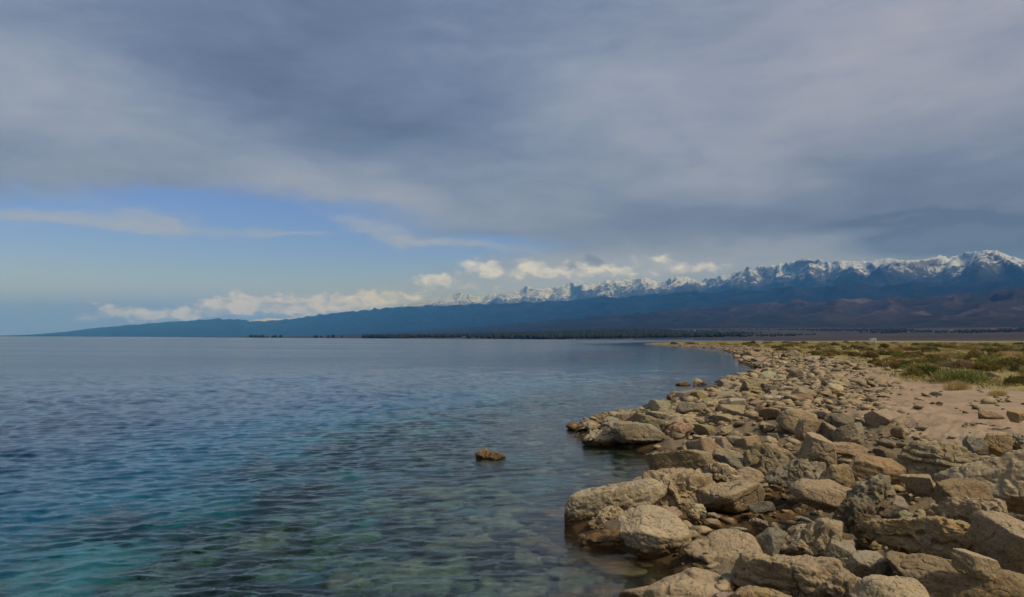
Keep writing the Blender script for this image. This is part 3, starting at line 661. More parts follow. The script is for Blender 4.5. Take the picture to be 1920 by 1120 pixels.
WATERSIDE = [
 ('smooth rounded tan boulder at the water edge, cut off by the photo bottom', 'the rounded tan water-edge boulder', 'boulder', 1165, 1372, 1070, 1165, 0.0, .75, 3, 'tan'),
 ('pale grey boulder with wet amber base, standing in water below the long tilted slab', 'the white-crusted grey boulder', 'slab', 1160, 1288, 962, 1050, .0, .62, -8, 'pale', 'boulder', 77, 7, 26),
 ('long pale slab tilted up from the water, narrow end rounded like a snout', 'the long tilted slab', 'slab', 1056, 1246, 905, 985, 0.05, .42, 17, 'pale'),
 ('small cream rock with a dark hole, wedged under the long tilted slab', 'the holed cream rock', 'pitted', 1112, 1174, 952, 998, 0.06, .6, 8, 'cream'),
 ('wet amber ledge stone half under water below the long tilted slab', 'the wet amber ledge', 'layered', 1088, 1180, 996, 1034, -.06, .55, 2, 'amber'),
 ('flat-topped olive grey block overhanging the shore above the tilted slab', 'the flat-topped overhanging block', 'block', 1217, 1333, 838, 902, .22, .62, 10, 'olive'),
 ('crumbly mass of cemented cobbles between the tilted slab and cracked bedrock', 'the cemented cobble mass', 'cobbled', 1205, 1340, 882, 966, .05, .7, 6, 'tan'),
 ('smooth tan bedrock hump split by one dark vertical crack', 'the cracked tan hump', 'boulder', 1296, 1428, 902, 962, .15, .7, 4, 'tan'),
 ('two-toned brown boulder, grey above and rusty below, beside the dark gap', 'the two-toned brown boulder', 'boulder', 1288, 1428, 996, 1084, .0, .7, -3, 'tan'),
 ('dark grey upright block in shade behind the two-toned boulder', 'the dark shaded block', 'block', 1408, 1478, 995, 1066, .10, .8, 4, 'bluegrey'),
 ('knobby tan boulder with a sharp raised shoulder', 'the knobby tan boulder', 'pitted', 1452, 1577, 973, 1050, .25, .75, 9, 'tan'),
 ('broad ridged boulder with dark overhang and drip-like folds', 'the broad ridged boulder', 'layered', 1388, 1600, 1040, 1135, .28, .6, 3, 'tan'),
 ('small blue-grey angular stone tucked beside the ridged boulder', 'the small blue-grey stone', 'block', 1346, 1396, 1076, 1122, .15, .8, -5, 'bluegrey'),
 ('low ochre-edged rock at the photo bottom in front of the ridged boulder', 'the low ochre-edged rock', 'boulder', 1380, 1492, 1098, 1150, .3, .7, 3, 'ochre'),
 ('speckled grainy boulder between the ridged boulder and the pale dome', 'the speckled grainy boulder', 'cobbled', 1545, 1632, 1072, 1142, .42, .8, -7, 'tan'),
 ('grey pyramid-shaped rock with one warm tan face', 'the grey pyramid rock', 'block', 1594, 1668, 1038, 1104, .45, .8, -14, 'grey'),
 ('small wedge of grey rock leaning behind the grey pyramid', 'the small grey wedge', 'block', 1552, 1612, 1018, 1064, .4, .8, -16, 'grey'),
 ('huge ochre boulder riddled with pits, one black hole near its top', 'the huge pitted ochre boulder', 'pitted', 1628, 1838, 958, 1052, .5, .55, 4, 'ochre'),
 ('knobbly grey shoulder of rock joined to the pitted ochre boulder', 'the knobbly grey shoulder', 'cobbled', 1752, 1880, 934, 1030, .55, .7, 16, 'tan'),
 ('upright brown squared block leaning on the knobbly shoulder', 'the upright brown block', 'block', 1762, 1852, 900, 972, .74, .6, -6, 'brown'),
 ('giant pale sandstone boulder with smooth sloping top at the right edge', 'the giant pale boulder', 'boulder', 1774, 2010, 828, 978, .6, .75, 3, 'cream'),
 ('big boulder with a light brown flat top and dark pitted flank at right edge', 'the dark-flanked boulder', 'block', 1832, 1990, 972, 1090, .55, .75, -9, 'tan'),
 ('pale smooth dome of rock rising from the photo bottom', 'the pale dome', 'boulder', 1602, 1762, 1082, 1165, .55, .8, 0, 'cream'),
 ('wide low brown slab with worn flat top below the pitted boulder', 'the wide brown slab', 'slab', 1672, 1900, 1040, 1142, .5, .62, -3, 'brown'),
 ('narrow pale elongated stone lying aslant on the wide brown slab', 'the narrow pale stone', 'slab', 1790, 1868, 1036, 1078, .86, .42, -24, 'cream'),
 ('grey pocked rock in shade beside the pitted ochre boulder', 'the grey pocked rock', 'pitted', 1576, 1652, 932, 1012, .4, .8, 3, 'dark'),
 ('egg-shaped golden boulder with rough grainy face', 'the golden egg boulder', 'boulder', 1538, 1598, 870, 928, .62, .8, 2, 'ochre'),
 ('long smooth humped boulder in front of the golden egg', 'the smooth humped boulder', 'boulder', 1486, 1596, 902, 958, .5, .6, -6, 'tan'),
 ('lumpy grey boulder with knotted face beside the golden egg', 'the lumpy knotted boulder', 'cobbled', 1590, 1672, 893, 950, .6, .75, 9, 'grey'),
 ('mottled grey and white boulder sloping toward the water', 'the mottled sloping boulder', 'pitted', 1438, 1548, 858, 918, .45, .75, 8, 'grey'),
 ('faceted tan block with a split across its upper corner', 'the faceted split block', 'block', 1504, 1568, 816, 868, .6, .8, -12, 'tan'),
 ('two-faced rock, dark below and pale on top, among upper rocks', 'the two-faced rock', 'block', 1494, 1542, 786, 828, .62, .8, -14, 'tan'),
 ('rounded olive rock sitting right beside the two-faced rock', 'the rounded olive rock', 'boulder', 1538, 1582, 792, 830, .62, .8, 0, 'olive'),
 ('grey rock slanting upward to the right over the flat pinkish slab', 'the slanting grey rock', 'slab', 1566, 1620, 796, 838, .66, .6, 26, 'grey'),
 ('flat smooth pinkish grey slab lying level like a table', 'the flat pinkish slab', 'slab', 1552, 1626, 830, 856, .55, .7, 0, 'pinkish'),
 ('smooth rust-brown rock between the golden egg and boat-shaped stone', 'the smooth rust-brown rock', 'slab', 1606, 1692, 858, 902, .6, .7, -5, 'rust'),
 ('boat-shaped pale stone with pointed end over the dark gap', 'the boat-shaped stone', 'block', 1690, 1750, 889, 922, .66, .6, -4, 'tan'),
 ('layered ledge with olive stripes, hollow underneath, beside the giant pale boulder', 'the striped layered ledge', 'layered', 1696, 1836, 832, 896, .72, .6, -5, 'olive'),
 ('grey angular rock just behind the giant pale boulder', 'the grey angular rock', 'block', 1810, 1854, 820, 854, .85, .8, -8, 'grey'),
 ('honey-coloured pointed block behind the giant pale boulder', 'the honey pointed block', 'block', 1846, 1892, 810, 852, .88, .8, -10, 'honey'),
 ('mottled dark and white rock at the right edge of the sand', 'the mottled edge rock', 'cobbled', 1890, 1936, 816, 850, .9, .8, 0, 'grey'),
 ('squared yellow rock alone on the reddish sand', 'the squared yellow rock', 'block', 1892, 1922, 770, 791, .95, .8, 0, 'honey'),
 ('sand-coloured low mound of rock on the reddish sand', 'the sand-coloured mound', 'boulder', 1840, 1880, 769, 787, .9, .9, 0, 'pinkish'),
 ('deeply pitted brown boulder with olive base above the mottled boulder', 'the deeply pitted brown boulder', 'pitted', 1398, 1484, 830, 888, .42, .75, 3, 'olive'),
 ('small smooth grey hump beside the flat-topped block', 'the small grey hump', 'boulder', 1328, 1398, 842, 868, .35, .7, -6, 'grey'),
 ('smooth tan lens-shaped rock below the blue-grey stone', 'the tan lens-shaped rock', 'boulder', 1372, 1432, 876, 908, .4, .7, -6, 'tan'),
 ('blue-grey weathered stone between the hump and the lens-shaped rock', 'the blue-grey weathered stone', 'slab', 1348, 1404, 856, 884, .42, .7, -8, 'bluegrey'),
 ('pale lumpy rock speckled white beside the cemented cobbles', 'the white-speckled lump', 'cobbled', 1326, 1386, 868, 908, .4, .8, -3, 'pale'),
 ('white-topped rock with amber wet base at the shore point', 'the white-topped point rock', 'pitted', 1094, 1164, 806, 840, -.02, .7, -5, 'pale'),
 ('large overhanging grey slab shading a dark hollow at the shore point', 'the overhanging point slab', 'slab', 1144, 1246, 790, 832, .18, .7, -4, 'grey'),
 ('wet amber rock low in the water at the tip of the shore point', 'the amber tip rock', 'boulder', 1062, 1104, 792, 810, -.04, .8, 0, 'amber'),
 ('olive squarish rock standing on the shore point', 'the olive point rock', 'block', 1146, 1184, 772, 802, .16, .8, 0, 'olive'),
 ('dark olive slanted slab on the shore point behind the overhanging slab', 'the dark slanted point slab', 'slab', 1174, 1242, 776, 806, .25, .7, -10, 'olive'),
 ('small round pinkish cobble in water under the overhanging slab', 'the pinkish cobble', 'boulder', 1171, 1192, 828, 844, -.03, .9, 0, 'pinkish'),
 ('grey layered slab at water side beyond the shore point', 'the grey water-side slab', 'slab', 1212, 1268, 773, 800, .2, .7, -4, 'grey'),
 ('squared grey block pair-shaped, standing behind the water-side slab', 'the squared grey block', 'block', 1270, 1326, 754, 790, .2, .8, 2, 'grey'),
 ('olive green-stained block in the middle of the rock belt', 'the green-stained block', 'block', 1348, 1396, 757, 790, .4, .8, 3, 'olive'),
 ('tall ribbed block with vertical grooves, standing like a stump', 'the ribbed stump block', 'layered', 1392, 1446, 712, 750, .25, .8, 0, 'olive'),
 ('grey slab tilted on edge beside the ribbed stump block', 'the edge-tilted grey slab', 'slab', 1428, 1470, 722, 744, .4, .7, -14, 'grey'),
 ('broken pale slab propped up at an angle on the bank', 'the propped pale slab', 'block', 1482, 1524, 724, 752, .55, .7, -22, 'pale'),
 ('broad flat pale slab lying in front of the propped slab', 'the broad flat pale slab', 'slab', 1436, 1500, 742, 764, .5, .8, -5, 'pale'),
 ('bright cream pointed stone far along the bank', 'the cream pointed stone', 'block', 1546, 1580, 699, 712, .6, .7, -4, 'cream'),
 ('large tan boulder in the upper rock belt with olive base', 'the large olive-based boulder', 'boulder', 1460, 1530, 764, 808, .5, .8, 4, 'tan'),
 ('flat rock shelf pile jutting into the lake beyond the stump block', 'the jutting shelf rock', 'layered', 1356, 1402, 704, 722, .05, .9, 2, 'olive'),
 ('flat grey slab sloping into the lake below the jutting shelf', 'the sloping lake slab', 'slab', 1346, 1400, 716, 736, .05, .8, -8, 'grey'),
]
for row in WATERSIDE:
    hero(*row, **({} if len(row) > 11 else dict(sub=7 if (row[4] - row[3]) > 100 else 6)))
ISLETS = [
 ('lone knobbly ochre rock standing in open water away from shore', 'the lone water rock', 'cobbled', 892, 944, 844, 868, -.08, .8, 0, 'moss'),
 ('paired ochre and dark rock rising from the shallows', 'the ochre shallows rock', 'cobbled', 1251, 1284, 735, 751, -.06, .9, 3, 'ochre'),
 ('dark flat rock barely above water, farther out than the white pair', 'the dark awash rock', 'boulder', 1267, 1293, 716, 725, -.06, .8, 5, 'amber'),
 ('white-topped round rock in the water near the shelf', 'the white-topped water rock', 'boulder', 1299, 1316, 710, 724, -.06, .9, 0, 'cream'),
 ('smaller amber rock touching the white-topped water rock', 'the smaller amber water rock', 'boulder', 1313, 1325, 714, 724, -.06, .9, 0, 'amber'),
 ('low brown reef stone between the shelf and the white pair', 'the low reef stone', 'slab', 1322, 1362, 722, 733, -.05, .8, 0, 'amber'),
 ('long flat brown reef stone just awash behind the shore point', 'the long awash reef', 'slab', 1288, 1346, 739, 751, -.03, .8, 0, 'brown'),
]
for row in ISLETS: hero(*row, name='water_rock', grp='rocks standing in the water', sub=6)
SUNK = [(820, 945, 1.5, -.35, 'largest pale green sunken boulder, mid-lake side of the tilted slab'), (470, 1040, 1.5, -.45, 'broad pale sunken boulder farthest from the shore rocks'),
        (880, 1030, .75, -.25, 'pale sunken boulder below the largest sunken one'), (740, 1085, .9, -.3, 'greenish sunken slab near the photo bottom'), (990, 1060, .8, -.22, 'yellow-green sunken boulder facing the amber ledge'),
        (640, 1105, .7, -.3, 'small sunken boulder beside the greenish sunken slab'), (905, 870, .9, -.15, 'sunken stone at the foot of the lone water rock'), (1060, 1085, .6, -.15, 'brownish sunken stone close to the rounded tan boulder')]
for i, (px, py, w, zt, lab) in enumerate(SUNK):
    p = at(px, py, zt * .75)
    zb = gz(p.x, p.y); h = max(zt - zb, .3) + .25
    me = rock_mesh('submerged_boulder', (w, w * .75, h), 'boulder' if i % 2 else 'slab', 900 + i * 7, 5, ROCK)
    o = obj('submerged_boulder', me, loc=(p.x, p.y + w * .3, zt - h / 2), label=lab, cat='boulder', group='boulders under the clear water', color=(1.9, 1.9, 1.7))
    o.rotation_euler = (0, 0, i * 1.3)

# copies: a bank of shapes, scattered between and behind the big ones
PROTO = []
for i, (k, dm) in enumerate([('block', (1, .8, .6)), ('slab', (1, .75, .32)), ('block', (1, .85, .55)), ('pitted', (1, .8, .6)), ('block', (1, .6, .5)), ('slab', (1, .6, .25)),
                             ('layered', (1, .8, .5)), ('slab', (1, .7, .45)), ('cobbled', (1, .85, .65)), ('block', (1, .75, .75)), ('slab', (1, .85, .38)), ('layered', (1, .65, .4)),
                             ('pitted', (1, .7, .5)), ('block', (1, .7, .42)), ('boulder', (1, .75, .42)), ('slab', (1, .5, .3))]):
    PROTO.append((k, dm, rock_mesh('stone', dm, k, 4000 + i * 37, 5, ROCK)))
SHAPE = {'block': 'angular', 'slab': 'flat', 'boulder': 'rounded', 'pitted': 'pitted', 'layered': 'layered', 'cobbled': 'lumpy'}
used = {}
def proj(p):
    v = Vector(p) - Vector((0, 0, EYE)); d = v.dot(fwd)
    return 960 + v.dot(right) / d * FPX, 560 - v.dot(upv) / d * FPX
def rock_label(p, size, kind, tint):
    X, Y = proj(p)
    sz = 'small' if size < .32 else 'mid-sized' if size < .62 else 'large'
    tw = {'bluegrey': 'blue-grey', 'cream': 'cream', 'pinkish': 'pinkish'}.get(tint, tint)
    hs = sorted(HEROES, key=lambda h: (h[1] - Vector(p)).length / (0.6 + h[2]))
    for h in hs[:9]:
        dx, dy = X - h[3], (Y - h[4]) * 1.6
        rel = ('on the lake side of' if dx < 0 else 'on the land side of') if abs(dx) > abs(dy) else ('behind' if dy < 0 else 'in front of')
        if (h[1] - Vector(p)).length > 4 + 2 * h[2]: rel = 'some way ' + rel
        t = f'{sz} {tw} {SHAPE[kind]} rock {rel} {h[0]}'
        if len(t.split()) <= 16 and t not in used: used[t] = 1; return t
    for h in hs[:6]:
        for k in hs[:6]:
            t = f'{sz} {tw} {SHAPE[kind]} rock between {h[0]} and {k[0]}'
            if h is not k and len(t.split()) <= 16 and t not in used: used[t] = 1; return t
    return f'{sz} {tw} {SHAPE[kind]} rock among the many on the bank'
g = np.random.default_rng(23)
placed = [(h[1].x, h[1].y, h[2] * .5) for h in HEROES]
def scatter(n, y0, y1, s0, s1, d0, d1, flat=0.0, over=.55):
    done = tries = 0
    while done < n and tries < n * 400:
        tries += 1
        y = y0 * (y1 / y0) ** g.uniform(); x = g.uniform(-.1, .72) * y
        d = float(sdist([[x, y]])[0])
        if not (d0 < d < d1) or g.uniform() > 1.15 - (d / d1) ** 2: continue
        s = s0 * (s1 / s0) ** (g.uniform() ** 1.4)
        if any((x - a) ** 2 + (y - b) ** 2 < (over * (s * .5 + c)) ** 2 for a, b, c in placed): continue
        X, Y = proj((x, y, .6))
        if not (1040 < X < 1935 and Y < 1135): continue
        k, dm, me = PROTO[int(g.integers(len(PROTO)))]
        tint = ['tan', 'grey', 'tan', 'olive', 'pale', 'brown', 'tan', 'dark', 'grey', 'cream', 'bluegrey', 'pinkish', 'grey'][int(g.integers(13))]
        if d > 6.5 and tint in ('olive', 'bluegrey'): tint = 'pinkish'
        z = gz(x, y)
        o = bpy.data.objects.new('stone', me); COL.objects.link(o)
        o.location = (x, y, z + s * dm[2] * (.26 if d < 7 else .2)); o.scale = (s, s * g.uniform(.8, 1.2), s * g.uniform(.8, 1.15) * (1 - flat * .45))
        o.rotation_euler = (g.normal() * .16, g.normal() * .16, g.uniform(0, 6.28))
        o.color = (*[c * g.uniform(.9, 1.1) for c in TINT[tint]], 1)
        o['label'] = rock_label((x, y, z), s, k, tint); o['category'] = 'rock'; o['group'] = 'loose rocks on the bank'
        placed.append((x, y, s * .5)); done += 1
scatter(52, 6.5, 15, .18, .5, .3, 9, over=.75)
scatter(95, 15, 32, .35, 1.0, .1, 7.6)
scatter(62, 32, 80, .6, 1.5, .0, 7.8, .4)
scatter(18, 80, 230, 1.2, 3.0, -.5, 8, .7)

# the rest, too many to count, as one mass of rubble
def make_rubble_mat():
    m, nt, out = material('rubble_stone')
    P = wpos(nt); t = attr(nt, 'tone')
    tint = ramp(nt, t, [(0.0, (0.55, 0.54, 0.52)), (0.3, (0.85, 0.84, 0.80)), (0.55, (1.0, 0.93, 0.80)), (0.8, (1.2, 1.15, 1.05)), (1.0, (1.0, 0.84, 0.68))])
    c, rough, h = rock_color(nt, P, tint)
    principled(nt, out, c, rough, h, 0.8, 0.04, 0.3)
    return m
def rubble(n_near, n_far):
    Vs, Fs, Ts, off = [], [], [], 0
    shapes = {sub: [] for sub in (2, 3)}
    for sub in (2, 3):
        for i in range(8):
            me = rock_mesh('tmp', (1, .6 + .05 * i, .35 + .05 * (i % 5)), ['block', 'slab', 'boulder', 'pitted'][i % 4], 7000 + i * 11, sub, None)
            v = np.empty(len(me.vertices) * 3, np.float32); me.vertices.foreach_get('co', v); shapes[sub].append(v.reshape(-1, 3)); bpy.data.meshes.remove(me)
    y = np.concatenate([5.5 * (26 / 5.5) ** g.uniform(size=n_near * 4), 22 * (330 / 22) ** g.uniform(size=n_far * 4)])
    x = g.uniform(-.15, .85, len(y)) * y
    P = np.column_stack([x, y]); d = sdist(P)
    dens = np.where(d < 6.8, 1.0, np.where(d < 9, .30, np.where(d < 15, .035, .010))) * (d > -1.5) * np.where(d < 0, .5, 1)
    keep = np.where(g.uniform(size=len(y)) < dens)[0]
    kn = keep[keep < n_near * 4][:n_near]; kf = keep[keep >= n_near * 4][:n_far]
    keep = np.concatenate([kn, kf]); Z = ground_z(P[keep], d[keep])
    for j, (i, z) in enumerate(zip(keep, Z)):
        yy = y[i]; s = 0.022 + 0.0135 * yy ** .75
        s = min(s * (0.8 + 2.6 * g.uniform() ** 3.0), .9)
        sub = 3 if yy < 14 else 2
        v = shapes[sub][int(g.integers(8))] * s * np.array([1, g.uniform(.8, 1.1), g.uniform(.7, 1.1)])
        rot = np.array(Euler((g.normal() * .25, g.normal() * .25, g.uniform(0, 6.28))).to_matrix())
        v = v @ rot.T + np.array([x[i], yy, z + s * .12])
        Vs.append(v); Fs.append(ICO[sub][1] + off); Ts.append(np.full(len(v), g.uniform())); off += len(v)
    me = mesh_from('rubble', np.vstack(Vs), np.vstack(Fs), make_rubble_mat(), True, dict(tone=np.concatenate(Ts)))
    obj('rubble', me, kind='stuff', label='loose stones and rubble filling the gaps of the rocky bank')
rubble(2600, 9000)

def bed_stones(n):
    shapes = []
    for i in range(6):
        me = rock_mesh('tmp', (1, .65 + .06 * i, .4 + .05 * (i % 4)), ['block', 'slab', 'boulder'][i % 3], 8000 + i * 11, 3, None)
        v = np.empty(len(me.vertices) * 3, np.float32); me.vertices.foreach_get('co', v); shapes.append(v.reshape(-1, 3)); bpy.data.meshes.remove(me)
    y = 5 * (34 / 5) ** g.uniform(size=n * 5); x = g.uniform(-.85, .3, n * 5) * y
    P = np.column_stack([x, y]); d = -sdist(P)
    keep = np.where((d > .3) & (g.uniform(size=len(y)) < np.clip(1.15 - d / 9.5, 0, 1) * (0.25 + ss(-.3, .4, fbm(P / 2.5, 2, seed=55)))))[0][:n]
    Z = ground_z(P[keep]); Vs, Fs, Ts, off = [], [], [], 0
    for i, z in zip(keep, Z):
        sz = .14 + .75 * g.uniform() ** 3
        v = shapes[int(g.integers(6))] * sz @ np.array(Euler((g.normal() * .2, g.normal() * .2, g.uniform(0, 6.28))).to_matrix()).T + np.array([x[i], y[i], min(z + sz * .1, -.12 - sz * .2)])
        Vs.append(v); Fs.append(ICO[3][1] + off); Ts.append(np.full(len(v), g.uniform())); off += len(v)
    obj('lakebed_stones', mesh_from('lakebed_stones', np.vstack(Vs), np.vstack(Fs), make_rubble_mat(), True, dict(tone=np.concatenate(Ts))), kind='stuff', label='stones lying on the bed of the clear shallows')
bed_stones(1100)

# ---------------------------------------------------------------- shrubs and grass
def make_leaf_mat():
    m, nt, out = material('dry_scrub_leaf')
    oi = nt.nodes.new('ShaderNodeObjectInfo'); t = attr(nt, 'tone')
    c = mix(nt, 1.0, oi.outputs['Color'], ramp(nt, t, [(0.0, (0.45, 0.45, 0.40)), (0.5, (1, 1, 1)), (0.85, (1.5, 1.4, 1.3)), (1.0, (2.2, 1.75, 1.5))]), 'MULTIPLY')
    p = principled(nt, out, c, 0.75, spec=0.2)
    tr = N(nt, 'ShaderNodeBsdfTranslucent', {'Color': c})
    mx = N(nt, 'ShaderNodeMixShader', {0: 0.35}); nt.links.new(p.outputs[0], mx.inputs[1]); nt.links.new(tr.outputs[0], mx.inputs[2])
    nt.links.new(mx.outputs[0], out.inputs['Surface'])
    return m
LEAF = make_leaf_mat()
def blades(root, tipv, width, tone):
    """tapered blades: a triangle fan of two triangles each"""
    n = len(root); dirv = tipv - root
    side = np.cross(dirv, np.random.default_rng(5).normal(size=(n, 3))); side /= np.linalg.norm(side, axis=1)[:, None] + 1e-9
    mid = root + dirv * .5
    V = np.stack([root, mid + side * width[:, None], tipv, mid - side * width[:, None]], 1).reshape(-1, 3)
    F = np.arange(4 * n).reshape(n, 4)
    return V, F, np.repeat(tone, 4)
def shrub_mesh(kind, seed):
    q = np.random.default_rng(seed)
    n, ln, wd, hgt = {'dense': (2600, .13, .016, .42), 'loose': (1700, .17, .012, .38), 'straw': (1500, .34, .006, .34)}[kind]
    nb = 7
    cx = q.normal(size=(nb, 2)) * .24; cr = q.uniform(.18, .34, nb); ch = q.uniform(.6, 1.05, nb)
    b = q.integers(nb, size=n)
    th = q.uniform(0, 6.28, n); r = np.sqrt(q.uniform(size=n)); f = q.uniform(.35, 1.0, n)
    x = cx[b, 0] + cr[b] * r * np.cos(th); y = cx[b, 1] + cr[b] * r * np.sin(th)
    z = hgt * ch[b] * np.sqrt(np.clip(1 - r * r, 0, 1)) * f
    if kind == 'straw': z = z * .2; 
    root = np.column_stack([x, y, z])
    out = np.column_stack([(x - cx[b, 0]) * 1.3 + q.normal(size=n) * .25, (y - cx[b, 1]) * 1.3 + q.normal(size=n) * .25, q.uniform(.25, .9, n) + (0.8 if kind == 'straw' else 0)])
    out /= np.linalg.norm(out, axis=1)[:, None]
    tip = root + out * (ln * q.uniform(.6, 1.3, n))[:, None]
    V, F, T = blades(root, tip, np.full(n, wd) * q.uniform(.7, 1.4, n), np.clip(q.normal(.45, .2, n), 0, 1))
    V = np.column_stack([V[:, :2] / 1.05, V[:, 2] - .04])
    return mesh_from('shrub', V, F, LEAF, False, dict(tone=T))
SHRUB = {k: [shrub_mesh(k, 50 + i * 3 + len(k)) for i in range(n)] for k, n in (('dense', 5), ('loose', 5), ('straw', 3))}
STINT = {'dense': (0.205, 0.170, 0.055), 'dark': (0.125, 0.112, 0.036), 'loose': (0.31, 0.26, 0.085), 'grey': (0.27, 0.25, 0.13), 'straw': (0.50, 0.38, 0.18), 'rusty': (0.31, 0.205, 0.08)}
BUSH = []
def shrub(kind, tint, x, y, w, h, label, grp, name='shrub'):
    me = SHRUB[kind][int(g.integers(len(SHRUB[kind])))]
    o = bpy.data.objects.new(name, me); COL.objects.link(o)
    o.location = (x, y, gz(x, y) - .02); hs = h / .42
    o.scale = (w, w * g.uniform(.8, 1.1), hs); o.rotation_euler = (0, 0, g.uniform(0, 6.28))
    o.color = (*[c * g.uniform(.85, 1.15) for c in STINT[tint]], 1)
    o['label'] = label; o['category'] = 'shrub' if kind != 'straw' else 'grass tuft'; o['group'] = grp
    BUSH.append((x, y, w)); return o
def shrub_px(xc, yb, wpx, hpx, kind, tint, label, grp='low shrubs at the edge of the sand', name='shrub'):
    z = 1.0
    for _ in range(10):
        p = at(xc, yb, z); z = .5 * z + .5 * gz(p.x, p.y)
    k = (p - Vector((0, 0, EYE))).dot(fwd) / FPX
    return shrub(kind, tint, p.x, p.y, wpx * k * 1.05, hpx * k * 1.0, label, grp, name)
for a in [(1746, 706, 66, 22, 'dense', 'dark', 'widest dark green shrub, its long low cushion nearest the open sand'),
          (1709, 691, 44, 16, 'dense', 'dark', 'dark green shrub just beyond the widest dark shrub'),
          (1677, 692, 28, 14, 'dense', 'dense', 'rounded green shrub on the lake side of the widest dark shrub'),
          (1798, 731, 40, 21, 'straw', 'straw', 'straw-coloured dry tuft alone on the sand before the shrubs'),
          (1638, 682, 14, 11, 'dense', 'dense', 'single small round shrub out on the sand beside pale stones'),
          (1630, 671, 38, 12, 'dense', 'dark', 'dark olive double shrub behind the single round shrub'),
          (1604, 668, 22, 9, 'dense', 'dense', 'dark low shrub at the lakeward end of the sand edge'),
          (1806, 691, 52, 17, 'loose', 'grey', 'grey-green spreading shrub behind the straw tuft'),
          (1853, 696, 46, 20, 'dense', 'dense', 'tall dark shrub on the land side of the grey-green spreading one'),
          (1913, 696, 30, 13, 'dense', 'dark', 'dark shrub at the right photo edge level with the tall dark one'),
          (1721, 680, 27, 11, 'loose', 'loose', 'pale olive shrub directly behind the dark green pair'),
          (1748, 681, 26, 11, 'dense', 'dense', 'mid-green shrub directly behind the widest dark shrub'),
          (1665, 678, 20, 9, 'loose', 'loose', 'small olive shrub behind the rounded green shrub'),
          (1688, 668, 20, 10, 'dense', 'dense', 'compact green shrub standing two rows behind the dark green pair'),
          (1752, 652, 24, 8, 'dense', 'dark', 'dark cushion shrub far out in the scrub below the brown hills'),
          (1689, 658, 24, 8, 'dense', 'dense', 'green cushion shrub far out, in line with the white hut and sand'),
          (1879, 662, 26, 11, 'dense', 'dark', 'dark shrub standing tall in the far scrub toward the right'),
          (1828, 657, 28, 8, 'loose', 'rusty', 'reddish brown shrub in the far scrub beside the tall dark one'),
          (1818, 668, 32, 9, 'dense', 'dense', 'broad green shrub before the reddish brown one'),
          (1565, 662, 34, 9, 'loose', 'loose', 'olive shrub where the scrub meets the far rocky point'),
          (1590, 665, 26, 7, 'dense', 'dense', 'low green shrub beside the olive shrub at the far rocky point'),
          (1870, 742, 34, 12, 'straw', 'straw', 'thin dry grass tuft on the sand, landward of the straw tuft'),
          (1850, 757, 22, 7, 'straw', 'grey', 'sparse dry sprig lying low on the open sand')]:
    shrub_px(*a, name='dry_grass_tuft' if a[4] == 'straw' else 'shrub')
def auto_shrubs(n):
    done = tries = 0
    while done < n and tries < 60000:
        tries += 1
        y = 30 * (330 / 30) ** (g.uniform() ** .85); x = g.uniform(.2, .78) * y
        if float(gdist([[x, y]])[0]) < -.4: continue
        w = g.uniform(.7, 1.9) * (1 + .003 * y)
        if any((x - a) ** 2 + (y - b) ** 2 < (.42 * (w + c)) ** 2 for a, b, c in BUSH): continue
        X, Y = proj((x, y, 1.2))
        if not (1225 < X < 1945): continue
        u = g.uniform()
        kind, tint, word = (('dense', 'dense', 'green') if u < .28 else ('dense', 'dark', 'dark green') if u < .42 else ('loose', 'loose', 'olive') if u < .72 else
                            ('loose', 'grey', 'grey-green') if u < .84 else ('loose', 'rusty', 'reddish') if u < .89 else ('straw', 'straw', 'straw-coloured'))
        if y < 75:
            zone = 'near the sand edge' if float(gdist([[x, y]])[0]) < 4 else 'in the near scrub'
        elif y < 150: zone = 'in the middle of the scrub plain'
        else: zone = 'far back in the scrub plain near its horizon'
        shrub(kind, tint, x, y, w, w * g.uniform(.30, .46), f'{"small" if w < 1.2 else "broad"} {word} low shrub {zone}',
              f'{"small" if w < 1.2 else "broad"} {word} shrubs {zone}', 'dry_grass_tuft' if kind == 'straw' else 'shrub')
        done += 1
auto_shrubs(255)

def grass_field(n):
    q = np.random.default_rng(77)
    y = 24 * (420 / 24) ** (q.uniform(size=n * 4)); x = q.uniform(.05, .82, n * 4) * y
    P = np.column_stack([x, y]); gd = gdist(P)
    pn = fbm(P / 3.5, 3, seed=91) + .5 * fbm(P / 14, 2, seed=92)
    keep = np.where((q.uniform(size=len(y)) < ss(-2.2, 1.0, gd + pn) * ss(-.15, .55, pn)) )[0][:n]
    P = P[keep]; y = y[keep]; Z = ground_z(P, sdist(P)); k = 7
    sc = (.8 + y / 90)
    R0 = np.repeat(np.column_stack([P, Z]), k, 0); S = np.repeat(sc, k)
    off = q.normal(size=(len(R0), 3)) * np.array([.10, .10, 0]) * S[:, None]
    root = R0 + off; m = len(root)
    d = q.normal(size=(m, 3)) * .45; d[:, 2] = q.uniform(.5, 1.1, m)
    tip = root + d * (q.uniform(.07, .19, m) * S)[:, None]
    tone = np.clip(np.repeat(q.normal(.5, .16, len(P)) + .25 * fbm(P / 9, 2, seed=93), k) + q.normal(size=m) * .1, 0, 1)
    V, F, T = blades(root, tip, .012 * S, tone)
    mt, nt, out = material('dry_grass')
    c = ramp(nt, attr(nt, 'tone'), [(0.0, (0.13, 0.125, 0.038)), (0.4, (0.27, 0.235, 0.078)), (0.6, (0.36, 0.295, 0.11)), (0.8, (0.45, 0.345, 0.165)), (1.0, (0.27, 0.175, 0.08))])
    principled(nt, out, c, 0.8, spec=.15)
    obj('dry_grass', mesh_from('dry_grass', V, F, mt, False, dict(tone=T)), kind='stuff', label='dry yellow green grass and ground cover of the scrub plain')
grass_field(17000)

